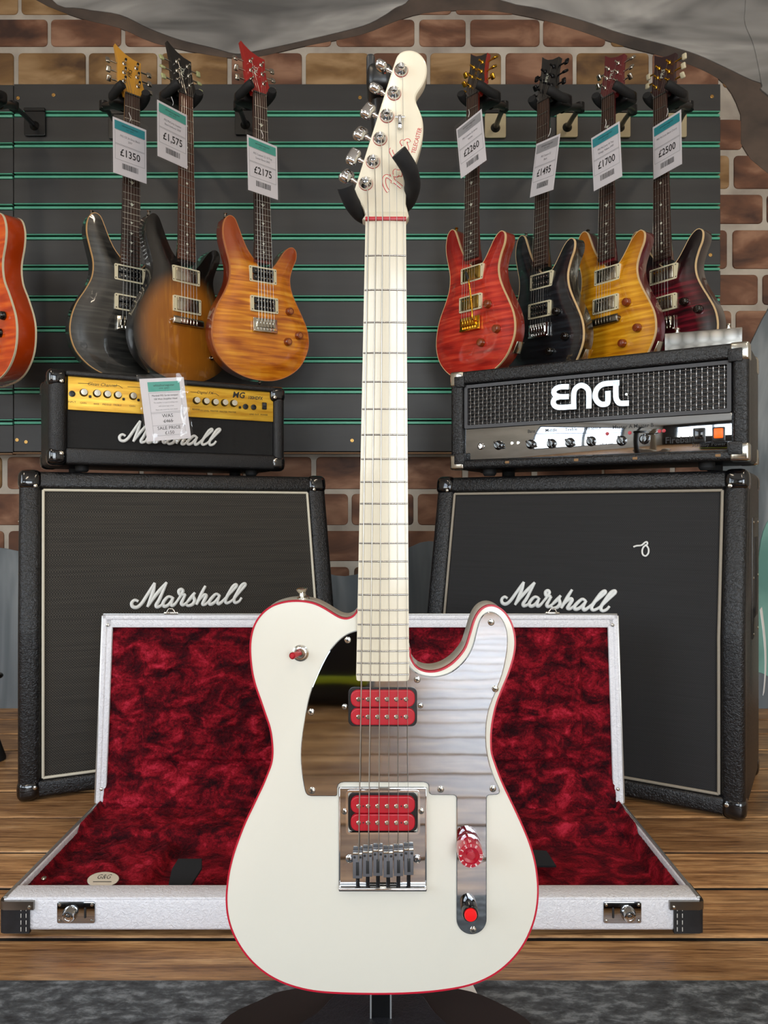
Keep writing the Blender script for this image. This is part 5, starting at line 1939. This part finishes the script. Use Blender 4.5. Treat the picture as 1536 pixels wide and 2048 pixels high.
price_tag(((-.7061, 2.085, 1.6709), 52, 3, -2.5), '£1350', ['PRS CE 24 Gray Black', '2007'], teal_ink, 'price tag reading 1350 pounds on the charcoal guitar')
price_tag(((-.5822, 2.0656, 1.7047), 57, 1.9, -2.2), '£1,575', ['PRS McCarty Soapbar', 'Black Sunburst 2008'], teal2_ink, 'price tag reading 1,575 pounds on the sunburst guitar')
price_tag(((-.337, 2.085, 1.6237), 48, 1.3, -2.6), '£2175', ['PRS Custom 22 10 Top', 'Sunset Burst 2005'], teal2_ink, 'price tag reading 2175 pounds on the amber guitar')
price_tag(((.2432, 2.095, 1.6938), -54, .6, -7), '£2260', ['PRS Custom 22 Artist', 'Scarlet'], grey_ink, 'price tag reading 2260 pounds on the scarlet guitar')
price_tag(((.4532, 2.115, 1.6414), -63, -2, 9), '£1495', ['PRS Custom 22', 'Black'], grey_ink, 'faded price tag with grey header on the black guitar')
price_tag(((.6138, 2.070, 1.6468), -61, 3.4, -.5), '£1700', ['PRS McCarty 10 Top', 'Vintage Yellow 1999'], teal_ink, 'price tag reading 1700 pounds on the yellow guitar')
price_tag(((.7907, 2.095, 1.6913), -66, 1.3, 0), '£2500', ['PRS McCarty Black Cherry', ''], teal_ink, 'price tag reading 2500 pounds on the dark cherry guitar')

# sale tag hanging over the left amplifier
pcs = [W(283, 757, 1.83), W(366, 757, 1.89)]
st_ = thing('sale_tag', 'sale price tag in a creased plastic sleeve hanging over the gold panel', 'price tag', tuple(W(331, 818, 1.868)), 26, 0, -7)
w, h = .054, .077
cd_ = rbox('card', (0, 0, 0), (2 * w, .0008, 2 * h), 0, card_m, st_, smooth=0)
y = -.0006
rbox('header', (.003, y, h - .021), (2 * w - .030, .0003, .024), 0, teal2_ink, cd_, smooth=0)
text('header_lettering', 'whitehorseguitar', .0075, ink, cd_, (.003, y - .0003, h - .018))
text('header_lettering', 'www . guitars', .0045, ink, cd_, (.003, y - .0003, h - .025))
for z in (h - .036, h - .084, -h + .067, -h + .037, -h + .012):
    rbox('rule', (.003, y, z), (2 * w - .030, .0003, .0008), 0, grey_ink, cd_, smooth=0)
for sx in (-1, 1):
    rbox('rule', (.003 + sx * (w - .015), y, -.012), (.0007, .0003, .105), 0, grey_ink, cd_, smooth=0)
for k, (l, sz) in enumerate([('Marshall MG Series compact', .0062), ('100 Watt Amplifier Head', .0062), ('This amplifier is in good working order', .0042), ('with normal signs of use.', .0042), ('Please ask in store for more details', .0042)]):
    text('description', l, sz, text_ink if k > 1 else ink, cd_, (.003, y - .0003, h - .043 - .0088 * k), sx=.9)
for l, z, sz in (('WAS', -.017, .0125), ('£465', -.030, .0115), ('SALE PRICE', -.047, .0115), ('£150', -.059, .0115)):
    text('price', l, sz, ink, cd_, (.003, y - .0003, z))
rbox('strike_through', (.003, y - .0004, -.030), (.026, .0002, .0009), 0, ink, cd_, smooth=0)


def crease(u, v):
    x = (-w - .006) + u * (2 * w + .012)
    z = (-h - .006) + v * (2 * h + .016)
    k = abs(noise.noise(Vector((x * 26, z * 26, 4.2)))) * 2
    e = max(0, 1 - 5 * min(u, 1 - u)) + max(0, 1 - 4 * v)
    return (x, -.003 - .006 * k * min(1, e + .15), z)


heightgrid('sleeve', 40, 56, crease, sleeve, st_)

# black stand cut off by the left picture edge
bs = thing('floor_stand', 'black floor stand at the left edge beside the cabinet', 'stand', (-1.058, 2.02, 0))
lathe('foot', [(.0, 0), (.036, .0), (.036, .006), (.022, .05), (.014, .09)], rubber, bs, (0, 0, 0), 18, axis=(0, 0, 1))
tube('pole', [(0, 0, .08), (0, 0, .25)], .011, blackp, bs, 10)
tube('clamp_ring', [(.024 * math.cos(a), .024 * math.sin(a), .225) for a in np.linspace(0, 2 * PI, 20, endpoint=False)], .006, blackp, bs, 8, closed=True)

# black bag on the shop floor behind the camera, mirrored in the pickguard
bag = thing('equipment_bag', 'black equipment bag with a lime stripe mirrored in the upper pickguard', 'bag', (-0.24, -1.15, 0), 8)
rbox('bag_body', (0, 0, .24), (.40, .26, .48), .05, mat('black nylon', '0c0d10', .55), bag, 5)
rbox('lime_stripe', (0, 0, .095), (.404, .264, .035), .012, mat('lime webbing', 'a3b51e', .6), bag, 3)
tube('carry_handle', [(-.09, 0, .47), (-.08, 0, .53), (-.03, 0, .56), (.03, 0, .56), (.08, 0, .53), (.09, 0, .47)], .011, blackp, bag, 10)
